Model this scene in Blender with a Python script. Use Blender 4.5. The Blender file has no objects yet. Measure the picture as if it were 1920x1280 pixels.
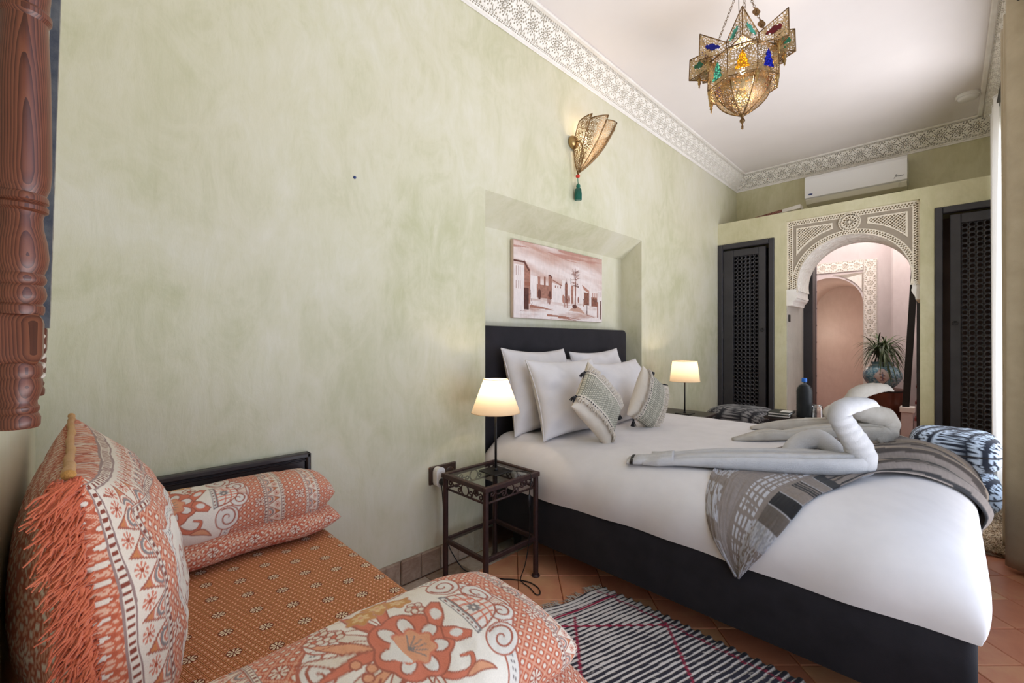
import bpy, math, random
import numpy as np
from mathutils import Vector, Matrix, Euler

random.seed(7)
RNG = np.random.RandomState(7)
SC = bpy.context.scene
COL = SC.collection
PI = math.pi

def srgb(r, g, b):
    o = []
    for c in (r, g, b):
        c = c / 255.0
        o.append(c / 12.92 if c <= 0.04045 else ((c + 0.055) / 1.055) ** 2.4)
    return tuple(o)

# ------------------------------------------------------------------ camera, sky, lights, exposure
CAM_H = 1.19
cam_d = bpy.data.cameras.new('camera')
cam_d.sensor_width = 36.0
cam_d.sensor_fit = 'HORIZONTAL'
cam_d.lens = 820.0 / 1920.0 * 36.0
cam_d.clip_start = 0.01
cam = bpy.data.objects.new('camera', cam_d)
cam.location = (0, 0, CAM_H)
cam.rotation_euler = (PI / 2, 0, -PI / 4)
COL.objects.link(cam)
SC.camera = cam

world = bpy.data.worlds.new('daylight')
SC.world = world
world.use_nodes = True
wb = world.node_tree.nodes['Background']
wb.inputs['Color'].default_value = (*srgb(214, 226, 246), 1)
wb.inputs['Strength'].default_value = 1.0

def area(name, loc, rot, sx, sy, power, col):
    d = bpy.data.lights.new(name, 'AREA')
    d.shape = 'RECTANGLE'
    d.size, d.size_y = sx, sy
    d.energy = power
    d.color = col
    o = bpy.data.objects.new(name, d)
    o.location = loc
    o.rotation_euler = rot
    COL.objects.link(o)
    return o

def point(name, loc, power, col, r=0.02):
    d = bpy.data.lights.new(name, 'POINT')
    d.energy = power
    d.color = col
    d.shadow_soft_size = r
    o = bpy.data.objects.new(name, d)
    o.location = loc
    COL.objects.link(o)
    return o

# daylight entering through the tall glazed opening in the right hand wall (outside the frame)
area('window_daylight', (1.15, -0.75, 1.50), (PI / 2, 0, 0), 1.9, 2.3, 14.0, srgb(206, 224, 255))
area('far_window_daylight', (4.45, -0.75, 1.55), (PI / 2, 0, 0), 1.3, 2.3, 28.0, srgb(242, 246, 255))
# added unseen fill light outside those openings, aimed up to brighten the ceiling
area('ceiling_fill', (2.9, -1.75, 0.05), (PI, 0, 0), 6.6, 2.3, 310.0, srgb(248, 246, 250))
# daylight falling into the open passage behind the arch
area('passage_daylight', (6.7, 0.6, 3.2), (0, 0, 0), 1.0, 2.0, 44.0, srgb(255, 246, 242))
WARM = (1.0, 0.79, 0.56)

SC.view_settings.view_transform = 'Standard'
SC.view_settings.look = 'None'
SC.view_settings.exposure = 0.16
SC.view_settings.gamma = 1.0
SC.view_settings.use_curve_mapping = False
try:
    SC.cycles.use_denoising = True
    SC.cycles.max_bounces = 10
    SC.cycles.diffuse_bounces = 6
    SC.cycles.glossy_bounces = 4
    SC.cycles.transmission_bounces = 8
    SC.cycles.transparent_max_bounces = 16
    SC.cycles.caustics_reflective = False
    SC.cycles.caustics_refractive = False
    SC.cycles.sample_clamp_indirect = 4.0
except Exception:
    pass

# ------------------------------------------------------------------ numpy noise
def vnoise(x, y, seed=0):
    x = np.asarray(x, float); y = np.asarray(y, float)
    xi = np.floor(x).astype(np.int64); yi = np.floor(y).astype(np.int64)
    xf = x - xi; yf = y - yi
    def h(a, b):
        n = (a * 374761393 + b * 668265263 + seed * 974711) & 0x7fffffff
        n = ((n ^ (n >> 13)) * 1274126177) & 0x7fffffff
        return ((n ^ (n >> 16)) & 0xffff) / 65535.0
    u = xf * xf * (3 - 2 * xf); v = yf * yf * (3 - 2 * yf)
    a = h(xi, yi); b = h(xi + 1, yi); c = h(xi, yi + 1); d = h(xi + 1, yi + 1)
    return (a + (b - a) * u) * (1 - v) + (c + (d - c) * u) * v

def fbm(x, y, seed=0, octv=4):
    s = 0; a = 0.5
    for k in range(octv):
        s = s + a * (vnoise(x * 2 ** k, y * 2 ** k, seed + k * 17) - 0.5)
        a *= 0.5
    return s

def sstep(a, b, x):
    t = np.clip((x - a) / (b - a), 0, 1)
    return t * t * (3 - 2 * t)

# ------------------------------------------------------------------ geometry
class Geo:
    def __init__(s):
        s.v = []; s.f = []; s.n = 0; s.uv = []; s.col = []
    def add(s, verts, faces, uv=None, col=None):
        verts = np.asarray(verts, float).reshape(-1, 3)
        off = s.n
        s.v.append(verts)
        if isinstance(faces, np.ndarray):
            s.f.append(faces + off)
        else:
            for f in faces:
                s.f.append(np.array([f], dtype=np.int64) + off)
        s.n += len(verts)
        s.uv.append(np.zeros((len(verts), 2)) if uv is None else np.asarray(uv, float).reshape(-1, 2))
        s.col.append(np.ones((len(verts), 3)) if col is None else np.asarray(col, float).reshape(-1, 3))
        return s
    def box(s, a, b, bev=0.0, M=None):
        a = np.minimum(a, b).astype(float) if False else np.array([min(a[i], b[i]) for i in range(3)], float)
        b2 = b
        b = np.array([max(b2[i], a[i]) for i in range(3)], float)
        if bev <= 0:
            V = [(x, y, z) for x in (a[0], b[0]) for y in (a[1], b[1]) for z in (a[2], b[2])]
            F = [(0, 1, 3, 2), (4, 6, 7, 5), (0, 4, 5, 1), (2, 3, 7, 6), (0, 2, 6, 4), (1, 5, 7, 3)]
        else:
            e = min(bev, 0.45 * min(b - a))
            V = []; idx = {}
            for sx in (0, 1):
                for sy in (0, 1):
                    for sz in (0, 1):
                        c = np.array([(a, b)[sx][0], (a, b)[sy][1], (a, b)[sz][2]])
                        sg = np.array([1 - 2 * sx, 1 - 2 * sy, 1 - 2 * sz]) * e
                        for ax in range(3):
                            p = c + sg; p[ax] = c[ax]
                            idx[(sx, sy, sz, ax)] = len(V); V.append(p)
            F = []
            I = lambda x, y, z, ax: idx[(x, y, z, ax)]
            for k in (0, 1):
                q = [I(k, 0, 0, 0), I(k, 0, 1, 0), I(k, 1, 1, 0), I(k, 1, 0, 0)]; F.append(q if k == 0 else q[::-1])
                q = [I(0, k, 0, 1), I(1, k, 0, 1), I(1, k, 1, 1), I(0, k, 1, 1)]; F.append(q if k == 0 else q[::-1])
                q = [I(0, 0, k, 2), I(0, 1, k, 2), I(1, 1, k, 2), I(1, 0, k, 2)]; F.append(q if k == 0 else q[::-1])
            for i in (0, 1):
                for j in (0, 1):
                    q = [I(0, i, j, 1), I(0, i, j, 2), I(1, i, j, 2), I(1, i, j, 1)]; F.append(q if i != j else q[::-1])
                    q = [I(i, 0, j, 0), I(i, 1, j, 0), I(i, 1, j, 2), I(i, 0, j, 2)]; F.append(q if i != j else q[::-1])
                    q = [I(i, j, 0, 0), I(i, j, 0, 1), I(i, j, 1, 1), I(i, j, 1, 0)]; F.append(q if i == j else q[::-1])
            for x in (0, 1):
                for y in (0, 1):
                    for z in (0, 1):
                        q = [I(x, y, z, 0), I(x, y, z, 1), I(x, y, z, 2)]
                        F.append(q if (x + y + z) % 2 == 1 else q[::-1])
        V = np.array(V, float)
        if M is not None:
            V = xf(V, M)
        return s.add(V, F)
    def grid(s, P, wu=False, wv=False, uv=None, col=None, flip=False):
        nu, nv = P.shape[:2]
        iu = np.arange(nu if wu else nu - 1); iv = np.arange(nv if wv else nv - 1)
        a, b = np.meshgrid(iu, iv, indexing='ij')
        a2 = (a + 1) % nu; b2 = (b + 1) % nv
        Q = np.stack([a * nv + b, a2 * nv + b, a2 * nv + b2, a * nv + b2], -1).reshape(-1, 4)
        if flip:
            Q = Q[:, ::-1]
        return s.add(P.reshape(-1, 3), Q.copy(), uv, col)
    def tube(s, pts, r, n=8, closed=False, caps=True, flat=1.0):
        pts = np.asarray(pts, float); m = len(pts)
        r = np.full(m, r, float) if np.isscalar(r) else np.asarray(r, float)
        T = np.zeros_like(pts)
        if closed:
            T = np.roll(pts, -1, 0) - np.roll(pts, 1, 0)
        else:
            T[1:-1] = pts[2:] - pts[:-2]; T[0] = pts[1] - pts[0]; T[-1] = pts[-1] - pts[-2]
        T /= np.linalg.norm(T, axis=1)[:, None] + 1e-12
        ref = np.array([0, 0, 1.0]) if abs(T[0][2]) < 0.9 else np.array([1.0, 0, 0])
        N = np.cross(T[0], ref); N /= np.linalg.norm(N)
        ang = np.arange(n) / n * 2 * PI
        P = np.zeros((m, n, 3))
        for i in range(m):
            N = N - T[i] * np.dot(N, T[i]); N /= np.linalg.norm(N) + 1e-12
            B = np.cross(T[i], N)
            P[i] = pts[i] + r[i] * (np.cos(ang)[:, None] * N + flat * np.sin(ang)[:, None] * B)
        off = s.n
        s.grid(P, wu=closed, wv=True)
        if caps and not closed:
            s.f.append(np.array([list(range(n))[::1]]) + off)
            s.f.append(np.array([[(m - 1) * n + k for k in range(n)][::-1]]) + off)
        return s
    def lathe(s, prof, n=24, c=(0, 0, 0), M=None, caps=True, sc=(1, 1), col=None):
        prof = np.asarray(prof, float)
        ang = np.arange(n) / n * 2 * PI
        P = np.zeros((len(prof), n, 3))
        P[:, :, 0] = prof[:, 0:1] * np.cos(ang) * sc[0]
        P[:, :, 1] = prof[:, 0:1] * np.sin(ang) * sc[1]
        P[:, :, 2] = prof[:, 1:2]
        P = P.reshape(-1, 3) + np.array(c)
        if M is not None:
            P = xf(P, M)
        off = s.n
        m = len(prof)
        s.grid(P.reshape(m, n, 3), wv=True, flip=True)
        if caps:
            if prof[0, 0] > 1e-5: s.f.append(np.array([list(range(n))[::-1]]) + off)
            if prof[-1, 0] > 1e-5: s.f.append(np.array([[(m - 1) * n + k for k in range(n)]]) + off)
        return s
    def prism(s, poly, fn0, fn1):
        """poly: 2D outline; fn0 / fn1 turn a 2D point into the two 3D faces"""
        n = len(poly)
        V = [fn0(*p) for p in poly] + [fn1(*p) for p in poly]
        F = [list(range(n))[::-1], list(range(n, 2 * n))]
        for k in range(n):
            F.append([k, (k + 1) % n, n + (k + 1) % n, n + k])
        return s.add(V, F)

def xf(V, M):
    V = np.asarray(V, float).reshape(-1, 3)
    A = np.array(M)
    return V @ A[:3, :3].T + A[:3, 3]

def geo_mesh(name, g, mat, smooth, inv=None, shift=None):
    V = np.concatenate(g.v)
    if inv is not None:
        V = xf(V, inv)
    if shift is not None:
        V = V - shift
    me = bpy.data.meshes.new(name)
    loops = np.concatenate([f.ravel() for f in g.f]).astype(np.int32)
    tot = np.concatenate([np.full(len(f), f.shape[1]) for f in g.f]).astype(np.int32)
    st = np.concatenate([[0], np.cumsum(tot)[:-1]]).astype(np.int32)
    me.vertices.add(len(V)); me.vertices.foreach_set('co', V.astype(np.float32).ravel())
    me.loops.add(len(loops)); me.loops.foreach_set('vertex_index', loops)
    me.polygons.add(len(tot)); me.polygons.foreach_set('loop_start', st)
    try:
        me.polygons.foreach_set('loop_total', tot)
    except Exception:
        pass
    me.polygons.foreach_set('use_smooth', np.full(len(tot), bool(smooth)))
    uv = np.concatenate(g.uv)
    if np.any(uv):
        l = me.uv_layers.new(name='UVMap')
        l.data.foreach_set('uv', uv[loops].astype(np.float32).ravel())
    col = np.concatenate(g.col)
    if np.any(col != 1):
        at = me.color_attributes.new('print', 'FLOAT_COLOR', 'POINT')
        c4 = np.concatenate([col, np.ones((len(col), 1))], 1).astype(np.float32)
        at.data.foreach_set('color', c4.ravel())
    me.update(calc_edges=True)
    me.validate()
    if mat is not None:
        me.materials.append(mat)
    return me

MW = {}
def prop(o, label=None, cat=None, group=None, kind=None):
    if label: o['label'] = label
    if cat: o['category'] = cat
    if group: o['group'] = group
    if kind: o['kind'] = kind
    return o

def thing(name, label, cat, loc=(0, 0, 0), rz=0.0, group=None, kind=None, parent=None):
    o = bpy.data.objects.new(name, None)
    o.empty_display_size = 0.05
    o.location = loc; o.rotation_euler = (0, 0, rz)
    COL.objects.link(o)
    M = Matrix.Translation(Vector(loc)) @ Matrix.Rotation(rz, 4, 'Z')
    if parent is not None:
        o.parent = parent
        M = MW[parent.name] @ M
    MW[o.name] = M
    return prop(o, label, cat, group, kind)

def part(name, g, mat, parent=None, smooth=False, local=False, label=None, cat=None, group=None, kind=None, auto=None):
    """one mesh object; geometry in world coordinates unless local"""
    if parent is None:
        V = np.concatenate(g.v)
        lo, hi = V.min(0), V.max(0)
        org = np.array([(lo[0] + hi[0]) / 2, (lo[1] + hi[1]) / 2, lo[2]])
        me = geo_mesh(name, g, mat, smooth, shift=org)
        o = bpy.data.objects.new(name, me)
        o.location = org
        MW_ = Matrix.Translation(Vector(org))
    else:
        MW_ = MW[parent.name]
        me = geo_mesh(name, g, mat, smooth, inv=None if local else MW_.inverted())
        o = bpy.data.objects.new(name, me)
        o.parent = parent
    COL.objects.link(o)
    if auto is not None:
        autosmooth(o, auto)
    MW[o.name] = MW_
    return prop(o, label, cat, group, kind)

def autosmooth(o, deg=35):
    me = o.data
    me.polygons.foreach_set('use_smooth', np.full(len(me.polygons), True))
    me.set_sharp_from_angle(angle=math.radians(deg))

def inst(name, me, parent, loc, rot=(0, 0, 0), sc=(1, 1, 1), world=True):
    o = bpy.data.objects.new(name, me)
    COL.objects.link(o)
    if parent is not None:
        o.parent = parent
        if world:
            loc = MW[parent.name].inverted() @ Vector(loc)
    o.location = loc; o.rotation_euler = rot; o.scale = sc
    return o

def copy_tree(o, loc, rz=None, label=None):
    c = o.copy(); COL.objects.link(c)
    c.location = loc
    if rz is not None: c.rotation_euler = (0, 0, rz)
    if label: c['label'] = label
    def kids(a, b):
        for ch in [x for x in bpy.data.objects if x.parent == a]:
            d = ch.copy(); COL.objects.link(d); d.parent = b
            kids(ch, d)
    kids(o, c)
    return c

def solid(o, t, off=-1):
    m = o.modifiers.new('thickness', 'SOLIDIFY'); m.thickness = t; m.offset = off
    return o

# camera-facing helper axes of the room (only used to read off where things stand)
RT = np.array([1, -1, 0]) / math.sqrt(2)
FW = np.array([1, 1, 0]) / math.sqrt(2)
UP = np.array([0, 0, 1.0])

def catmull(pts, n=8, closed=False):
    P = np.asarray(pts, float); m = len(P); out = []
    rng = range(m if closed else m - 1)
    for i in rng:
        p0 = P[(i - 1) % m] if (closed or i > 0) else 2 * P[0] - P[1]
        p1 = P[i]; p2 = P[(i + 1) % m]
        p3 = P[(i + 2) % m] if (closed or i + 2 < m) else 2 * P[-1] - P[-2]
        for k in range(n):
            t = k / n
            out.append(0.5 * (2 * p1 + (p2 - p0) * t + (2 * p0 - 5 * p1 + 4 * p2 - p3) * t * t + (3 * p1 - p0 - 3 * p2 + p3) * t ** 3))
    if not closed:
        out.append(P[-1])
    return np.array(out)

# ------------------------------------------------------------------ materials
class E:
    """socket arithmetic for node materials"""
    def __init__(s, nt, k): s.nt = nt; s.k = k
    def _m(s, op, *a):
        n = s.nt.nodes.new('ShaderNodeMath'); n.operation = op
        for i, x in enumerate((s,) + a):
            if isinstance(x, E): s.nt.links.new(x.k, n.inputs[i])
            else: n.inputs[i].default_value = x
        return E(s.nt, n.outputs[0])
    def __add__(s, o): return s._m('ADD', o)
    def __sub__(s, o): return s._m('SUBTRACT', o)
    def __mul__(s, o): return s._m('MULTIPLY', o)
    def __truediv__(s, o): return s._m('DIVIDE', o)
    def fr(s): return s._m('FRACT')
    def fl(s): return s._m('FLOOR')
    def ab(s): return s._m('ABSOLUTE')
    def lt(s, o): return s._m('LESS_THAN', o)
    def gt(s, o): return s._m('GREATER_THAN', o)
    def mn(s, o): return s._m('MINIMUM', o)
    def mx(s, o): return s._m('MAXIMUM', o)
    def pw(s, o): return s._m('POWER', o)
    def sq(s): return s._m('SQRT')
    def sn(s): return s._m('SINE')
    def cs(s): return s._m('COSINE')
    def at2(s, o): return s._m('ARCTAN2', o)

class NM:
    def __init__(s, name, rough=0.6, metal=0.0, spec=0.5):
        s.m = bpy.data.materials.new(name); s.m.use_nodes = True
        s.nt = s.m.node_tree; s.b = s.nt.nodes['Principled BSDF']; s.out = s.nt.nodes['Material Output']
        s.b.inputs['Roughness'].default_value = rough
        s.b.inputs['Metallic'].default_value = metal
        s.b.inputs['Specular IOR Level'].default_value = spec
    def new(s, t, **k):
        n = s.nt.nodes.new(t)
        for a, b in k.items(): setattr(n, a, b)
        return n
    def link(s, a, b): s.nt.links.new(a, b)
    def coord(s, kind='Object', scale=(1, 1, 1), rot=(0, 0, 0)):
        tc = s.new('ShaderNodeTexCoord'); mp = s.new('ShaderNodeMapping')
        s.link(tc.outputs[kind], mp.inputs['Vector'])
        mp.inputs['Scale'].default_value = scale; mp.inputs['Rotation'].default_value = rot
        return mp.outputs['Vector']
    def world(s, scale=(1, 1, 1), rot=(0, 0, 0)):
        tc = s.new('ShaderNodeNewGeometry'); mp = s.new('ShaderNodeMapping')
        s.link(tc.outputs['Position'], mp.inputs['Vector'])
        mp.inputs['Scale'].default_value = scale; mp.inputs['Rotation'].default_value = rot
        return mp.outputs['Vector']
    def noise(s, vec, scale, detail=4, rough=0.55, dist=0.0):
        n = s.new('ShaderNodeTexNoise')
        s.link(vec, n.inputs['Vector'])
        n.inputs['Scale'].default_value = scale; n.inputs['Detail'].default_value = detail
        n.inputs['Roughness'].default_value = rough; n.inputs['Distortion'].default_value = dist
        return n.outputs['Fac']
    def voro(s, vec, scale, feature='F1', out='Distance', rnd=1.0):
        n = s.new('ShaderNodeTexVoronoi'); n.feature = feature
        s.link(vec, n.inputs['Vector']); n.inputs['Scale'].default_value = scale
        n.inputs['Randomness'].default_value = rnd
        return n.outputs[out]
    def ramp(s, fac, stops):
        r = s.new('ShaderNodeValToRGB'); s.link(fac, r.inputs['Fac'])
        el = r.color_ramp.elements
        while len(el) < len(stops): el.new(0.5)
        for e, (p, c) in zip(el, stops):
            e.position = p; e.color = (*c, 1)
        return r.outputs['Color']
    def mix(s, fac, a, b, blend='MIX'):
        n = s.new('ShaderNodeMix'); n.data_type = 'RGBA'; n.blend_type = blend
        for i, x in ((0, fac), (6, a), (7, b)):
            if isinstance(x, E): x = x.k
            if isinstance(x, (int, float)): n.inputs[i].default_value = x
            elif isinstance(x, tuple): n.inputs[i].default_value = (*x, 1)
            else: s.link(x, n.inputs[i])
        return n.outputs[2]
    def base(s, c):
        if isinstance(c, tuple): s.b.inputs['Base Color'].default_value = (*c, 1)
        else: s.link(c, s.b.inputs['Base Color'])
        return s
    def bump(s, h, strength=0.3, dist=0.01):
        n = s.new('ShaderNodeBump'); n.inputs['Strength'].default_value = strength
        n.inputs['Distance'].default_value = dist
        s.link(h.k if isinstance(h, E) else h, n.inputs['Height']); s.link(n.outputs['Normal'], s.b.inputs['Normal'])
        return s
    def uv(s):
        tc = s.new('ShaderNodeTexCoord'); sp = s.new('ShaderNodeSeparateXYZ')
        s.link(tc.outputs['UV'], sp.inputs[0])
        return E(s.nt, sp.outputs[0]), E(s.nt, sp.outputs[1])
    def printed(s):
        a = s.new('ShaderNodeAttribute'); a.attribute_name = 'print'
        return a.outputs['Color']

def plain(name, c1, c2=None, scale=6.0, rough=0.6, metal=0.0, bump=0.0, bscale=60.0, bdist=0.004, spec=0.5, coord='Object', stretch=(1, 1, 1), detail=4, sheen=0.0):
    m = NM(name, rough, metal, spec)
    vec = m.coord(coord, stretch)
    if c2 is None: m.base(c1)
    else:
        m.base(m.ramp(m.noise(vec, scale, detail), [(0.3, c1), (0.7, c2)]))
    if bump: m.bump(m.noise(vec, bscale, 3), bump, bdist)
    if sheen:
        m.b.inputs['Sheen Weight'].default_value = sheen
        m.b.inputs['Sheen Roughness'].default_value = 0.5
    return m.m

def tadelakt(name, a, b, c, rough=0.42):
    m = NM(name, rough, 0, 0.35)
    v = m.world()
    n1 = m.noise(v, 1.1, 6, 0.6, 0.8)
    n2 = m.noise(m.world((1.0, 1.0, 0.55), (0.3, 0.2, 0.4)), 5.5, 8, 0.68, 1.6)
    n3 = m.noise(m.world((6, 6, 1.2), (0.5, 0.3, 0)), 6.0, 6, 0.7, 0.6)
    f = E(m.nt, n1) * 0.55 + E(m.nt, n2) * 0.33 + E(m.nt, n3) * 0.14
    c0 = m.ramp(f.k, [(0.40, a), (0.51, b), (0.63, c)])
    pk = E(m.nt, m.noise(m.world((1, 1, 1), (0.9, 0.1, 0.3)), 0.9, 3)) * 3.0 - 1.25
    m.base(m.mix(pk.mx(0.0).mn(1.0) * 0.38, c0, tuple(min(1, q * w) for q, w in zip(b, (1.06, 1.0, 1.08)))))
    h = E(m.nt, n2) * 0.6 + E(m.nt, n3) * 0.5 + E(m.nt, m.noise(v, 55, 4)) * 0.12
    m.bump(h, 0.22, 0.012)
    r = E(m.nt, n2) * 0.35 + 0.27
    m.link(r.k, m.b.inputs['Roughness'])
    return m.m

def fabric(name, c1, c2=None, weave=900.0, rough=0.85, strength=0.25, sheen=0.2, scale=9.0):
    m = NM(name, rough, 0, 0.25)
    v = m.coord('Object')
    n = m.noise(v, scale, 5)
    m.base(m.ramp(n, [(0.3, c1), (0.7, c2 or c1)]))
    m.bump(m.noise(v, weave, 2), strength, 0.002)
    m.b.inputs['Sheen Weight'].default_value = sheen
    return m.m

def printcloth(name, weave=500.0, rough=0.8, strength=0.25):
    m = NM(name, rough, 0, 0.25)
    v = m.coord('Object')
    f = E(m.nt, m.noise(v, weave, 2)) * 0.22 + 0.89
    n = m.new('ShaderNodeMix'); n.data_type = 'RGBA'; n.blend_type = 'MULTIPLY'
    n.inputs[0].default_value = 1.0
    m.link(m.printed(), n.inputs[6]); m.link(f.k, n.inputs[7])
    m.base(n.outputs[2])
    m.bump(m.noise(v, weave, 2), strength, 0.002)
    m.b.inputs['Sheen Weight'].default_value = 0.1
    return m.m

def wood(name, c1, c2, c3, axis=2, scale=1.0, rough=0.4, gloss=0.5):
    m = NM(name, rough, 0, gloss)
    st = [14.0 * scale] * 3; st[axis] = 1.6 * scale
    v = m.coord('Object', tuple(st))
    n = m.noise(v, 1.0, 5, 0.55, 1.4)
    rings = (E(m.nt, n) * 9.0).fr()
    fine = m.noise(m.coord('Object', tuple(90.0 * scale if i != axis else 4.0 * scale for i in range(3))), 1.0, 3)
    f = rings * 0.55 + E(m.nt, fine) * 0.45
    m.base(m.ramp(f.k, [(0.2, c1), (0.5, c2), (0.85, c3)]))
    m.bump(f, 0.12, 0.002)
    return m.m

def glass(name, tint=(1, 1, 1), rough=0.0, mixv=0.12):
    m = NM(name, rough)
    nt = m.nt
    tr = m.new('ShaderNodeBsdfTransparent'); tr.inputs['Color'].default_value = (*tint, 1)
    gl = m.new('ShaderNodeBsdfGlossy'); gl.inputs['Roughness'].default_value = 0.02
    fr = m.new('ShaderNodeLayerWeight'); fr.inputs['Blend'].default_value = 0.5
    mx = m.new('ShaderNodeMixShader')
    f = E(nt, fr.outputs['Facing']).pw(4.0) * 0.55 + 0.04
    m.link(f.k, mx.inputs[0]); m.link(tr.outputs[0], mx.inputs[1]); m.link(gl.outputs[0], mx.inputs[2])
    m.link(mx.outputs[0], m.out.inputs['Surface'])
    return m.m

def shade_mat(name, col, trans=0.55):
    m = NM(name, 0.9)
    d = m.new('ShaderNodeBsdfDiffuse'); d.inputs['Color'].default_value = (*col, 1)
    t = m.new('ShaderNodeBsdfTranslucent'); t.inputs['Color'].default_value = (*col, 1)
    mx = m.new('ShaderNodeMixShader'); mx.inputs[0].default_value = trans
    m.link(d.outputs[0], mx.inputs[1]); m.link(t.outputs[0], mx.inputs[2])
    m.link(mx.outputs[0], m.out.inputs['Surface'])
    return m.m

def pierced(name, c1, c2, scale=70.0, thr=0.30, rough=0.35):
    """sheet metal punched full of small holes"""
    m = NM(name, rough, 0.85)
    v = m.coord('Object')
    m.base(m.ramp(m.noise(v, 14, 4), [(0.3, c1), (0.7, c2)]))
    e = m.voro(v, scale, 'DISTANCE_TO_EDGE')
    hole = E(m.nt, e).gt(thr)
    tr = m.new('ShaderNodeBsdfTransparent')
    mx = m.new('ShaderNodeMixShader')
    m.link(hole.k, mx.inputs[0]); m.link(m.b.outputs[0], mx.inputs[1]); m.link(tr.outputs[0], mx.inputs[2])
    m.link(mx.outputs[0], m.out.inputs['Surface'])
    m.bump(e, 0.4, 0.003)
    return m.m

def emit(name, col, strength):
    m = NM(name)
    m.b.inputs['Emission Color'].default_value = (*col, 1)
    m.b.inputs['Emission Strength'].default_value = strength
    m.base(col)
    return m.m

M_WALL = tadelakt('green_tadelakt', srgb(190, 189, 154), srgb(207, 204, 177), srgb(216, 213, 194))
M_WALLB = tadelakt('olive_tadelakt', srgb(184, 180, 140), srgb(200, 195, 160), srgb(212, 208, 178))
M_PLASTER = plain('white_plaster', srgb(226, 220, 212), srgb(238, 234, 228), 8, 0.7, bump=0.1, bscale=90)
M_CARVE = plain('carved_plaster', srgb(228, 222, 212), srgb(240, 236, 228), 30, 0.75)
M_CEIL = plain('ceiling_paint', srgb(224, 217, 214), srgb(229, 222, 219), 2, 0.55)
M_GREYPL = tadelakt('grey_tadelakt', srgb(168, 164, 154), srgb(184, 180, 170), srgb(198, 194, 184))
M_TAUPE = plain('taupe_field', srgb(160, 150, 138), srgb(172, 162, 150), 20, 0.8)
M_PINK = tadelakt('pink_tadelakt', srgb(204, 194, 191), srgb(211, 201, 198), srgb(218, 209, 206))
M_PEACH = tadelakt('peach_tadelakt', srgb(206, 190, 180), srgb(212, 197, 188), srgb(220, 206, 197))
M_BLACKFAB = fabric('black_upholstery', srgb(31, 29, 33), srgb(40, 38, 43), 700, sheen=0.05)
M_WHITE = fabric('white_cotton', srgb(214, 210, 210), srgb(222, 218, 218), 1200, strength=0.12, sheen=0.05)
M_DOOR = plain('charcoal_paint', srgb(44, 42, 46), srgb(56, 54, 58), 5, 0.45, bump=0.08, bscale=40)
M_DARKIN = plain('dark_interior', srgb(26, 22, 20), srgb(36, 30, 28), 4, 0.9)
M_IRON = plain('brown_iron', srgb(58, 40, 38), srgb(74, 50, 46), 40, 0.45, 0.35, bump=0.15, bscale=200)
M_BLACK = plain('black_metal', srgb(24, 22, 22), srgb(32, 29, 28), 30, 0.45, 0.2)
M_GLASS = glass('clear_glass', srgb(248, 252, 250))
M_TERRA = None
M_WHITEPL = plain('white_plastic', srgb(232, 230, 228), None, rough=0.35)
M_CREAMPL = plain('cream_plastic', srgb(214, 208, 190), None, rough=0.4)
M_BRASS = plain('aged_brass', srgb(150, 120, 74), srgb(188, 156, 104), 20, 0.32, 0.9)
M_DBRASS = plain('dark_brass', srgb(106, 80, 50), srgb(136, 106, 70), 30, 0.35, 0.85)
M_PIERCE = pierced('pierced_brass', srgb(158, 132, 94), srgb(196, 170, 128), 80.0, 0.15)
M_PIERCE2 = pierced('pierced_bronze', srgb(140, 108, 74), srgb(186, 152, 110), 115.0, 0.165)
# ================================================================== ROOM
XN, XF, YL, YR, ZC = -0.0815, 5.91, 1.90, -0.33, 3.24
XP = 5.28                       # front of the closet partition
NX0, NX1, NYB = 1.68, 3.50, 2.10
NZ0, NZ1 = 2.07, 1.925          # niche head, front and back

def quad(g, *p):
    g.add(p, [list(range(len(p)))])

# floor slab (joint colour) and the terracotta tiles laid diagonally on it
M_GROUT = plain('tile_joint', srgb(150, 92, 62), srgb(170, 112, 80), 12, 0.9)
g = Geo(); g.box((XN, YR, -0.10), (6.02, NYB, -0.009))
floor = part('floor', g, M_GROUT, kind='structure')

def tile_material():
    m = NM('terracotta', 0.42, 0, 0.4)
    oi = m.new('ShaderNodeObjectInfo')
    v = m.world()
    n = E(m.nt, m.noise(v, 7, 6, 0.65, 0.6))
    big = E(m.nt, m.noise(v, 2.2, 3))
    f = n * 0.45 + E(m.nt, oi.outputs['Random']) * 0.34 + big * 0.22
    m.base(m.ramp(f.k, [(0.28, srgb(198, 120, 90)), (0.5, srgb(220, 146, 112)), (0.72, srgb(232, 176, 130))]))
    m.bump(E(m.nt, m.noise(v, 60, 4)) * 0.4 + n, 0.15, 0.004)
    m.link((n * 0.35 + 0.28).k, m.b.inputs['Roughness'])
    return m.m
M_TILE = tile_material()
def stone_tile_material():
    m = NM('worn_border_tile', 0.55, 0, 0.35)
    oi = m.new('ShaderNodeObjectInfo')
    v = m.world()
    n = E(m.nt, m.noise(v, 11, 8, 0.7, 1.0))
    f = n * 0.75 + E(m.nt, oi.outputs['Random']) * 0.25
    m.base(m.ramp(f.k, [(0.32, srgb(138, 112, 92)), (0.52, srgb(168, 146, 126)), (0.7, srgb(190, 172, 156))]))
    m.bump(n, 0.35, 0.01)
    return m.m
M_STILE = stone_tile_material()

def clip_poly(poly, fn):
    out = []
    n = len(poly)
    for i in range(n):
        a, b = poly[i], poly[(i + 1) % n]
        da, db = fn(a), fn(b)
        if da >= 0: out.append(a)
        if da * db < 0:
            t = da / (da - db)
            out.append((a[0] + t * (b[0] - a[0]), a[1] + t * (b[1] - a[1])))
    return out

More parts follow.
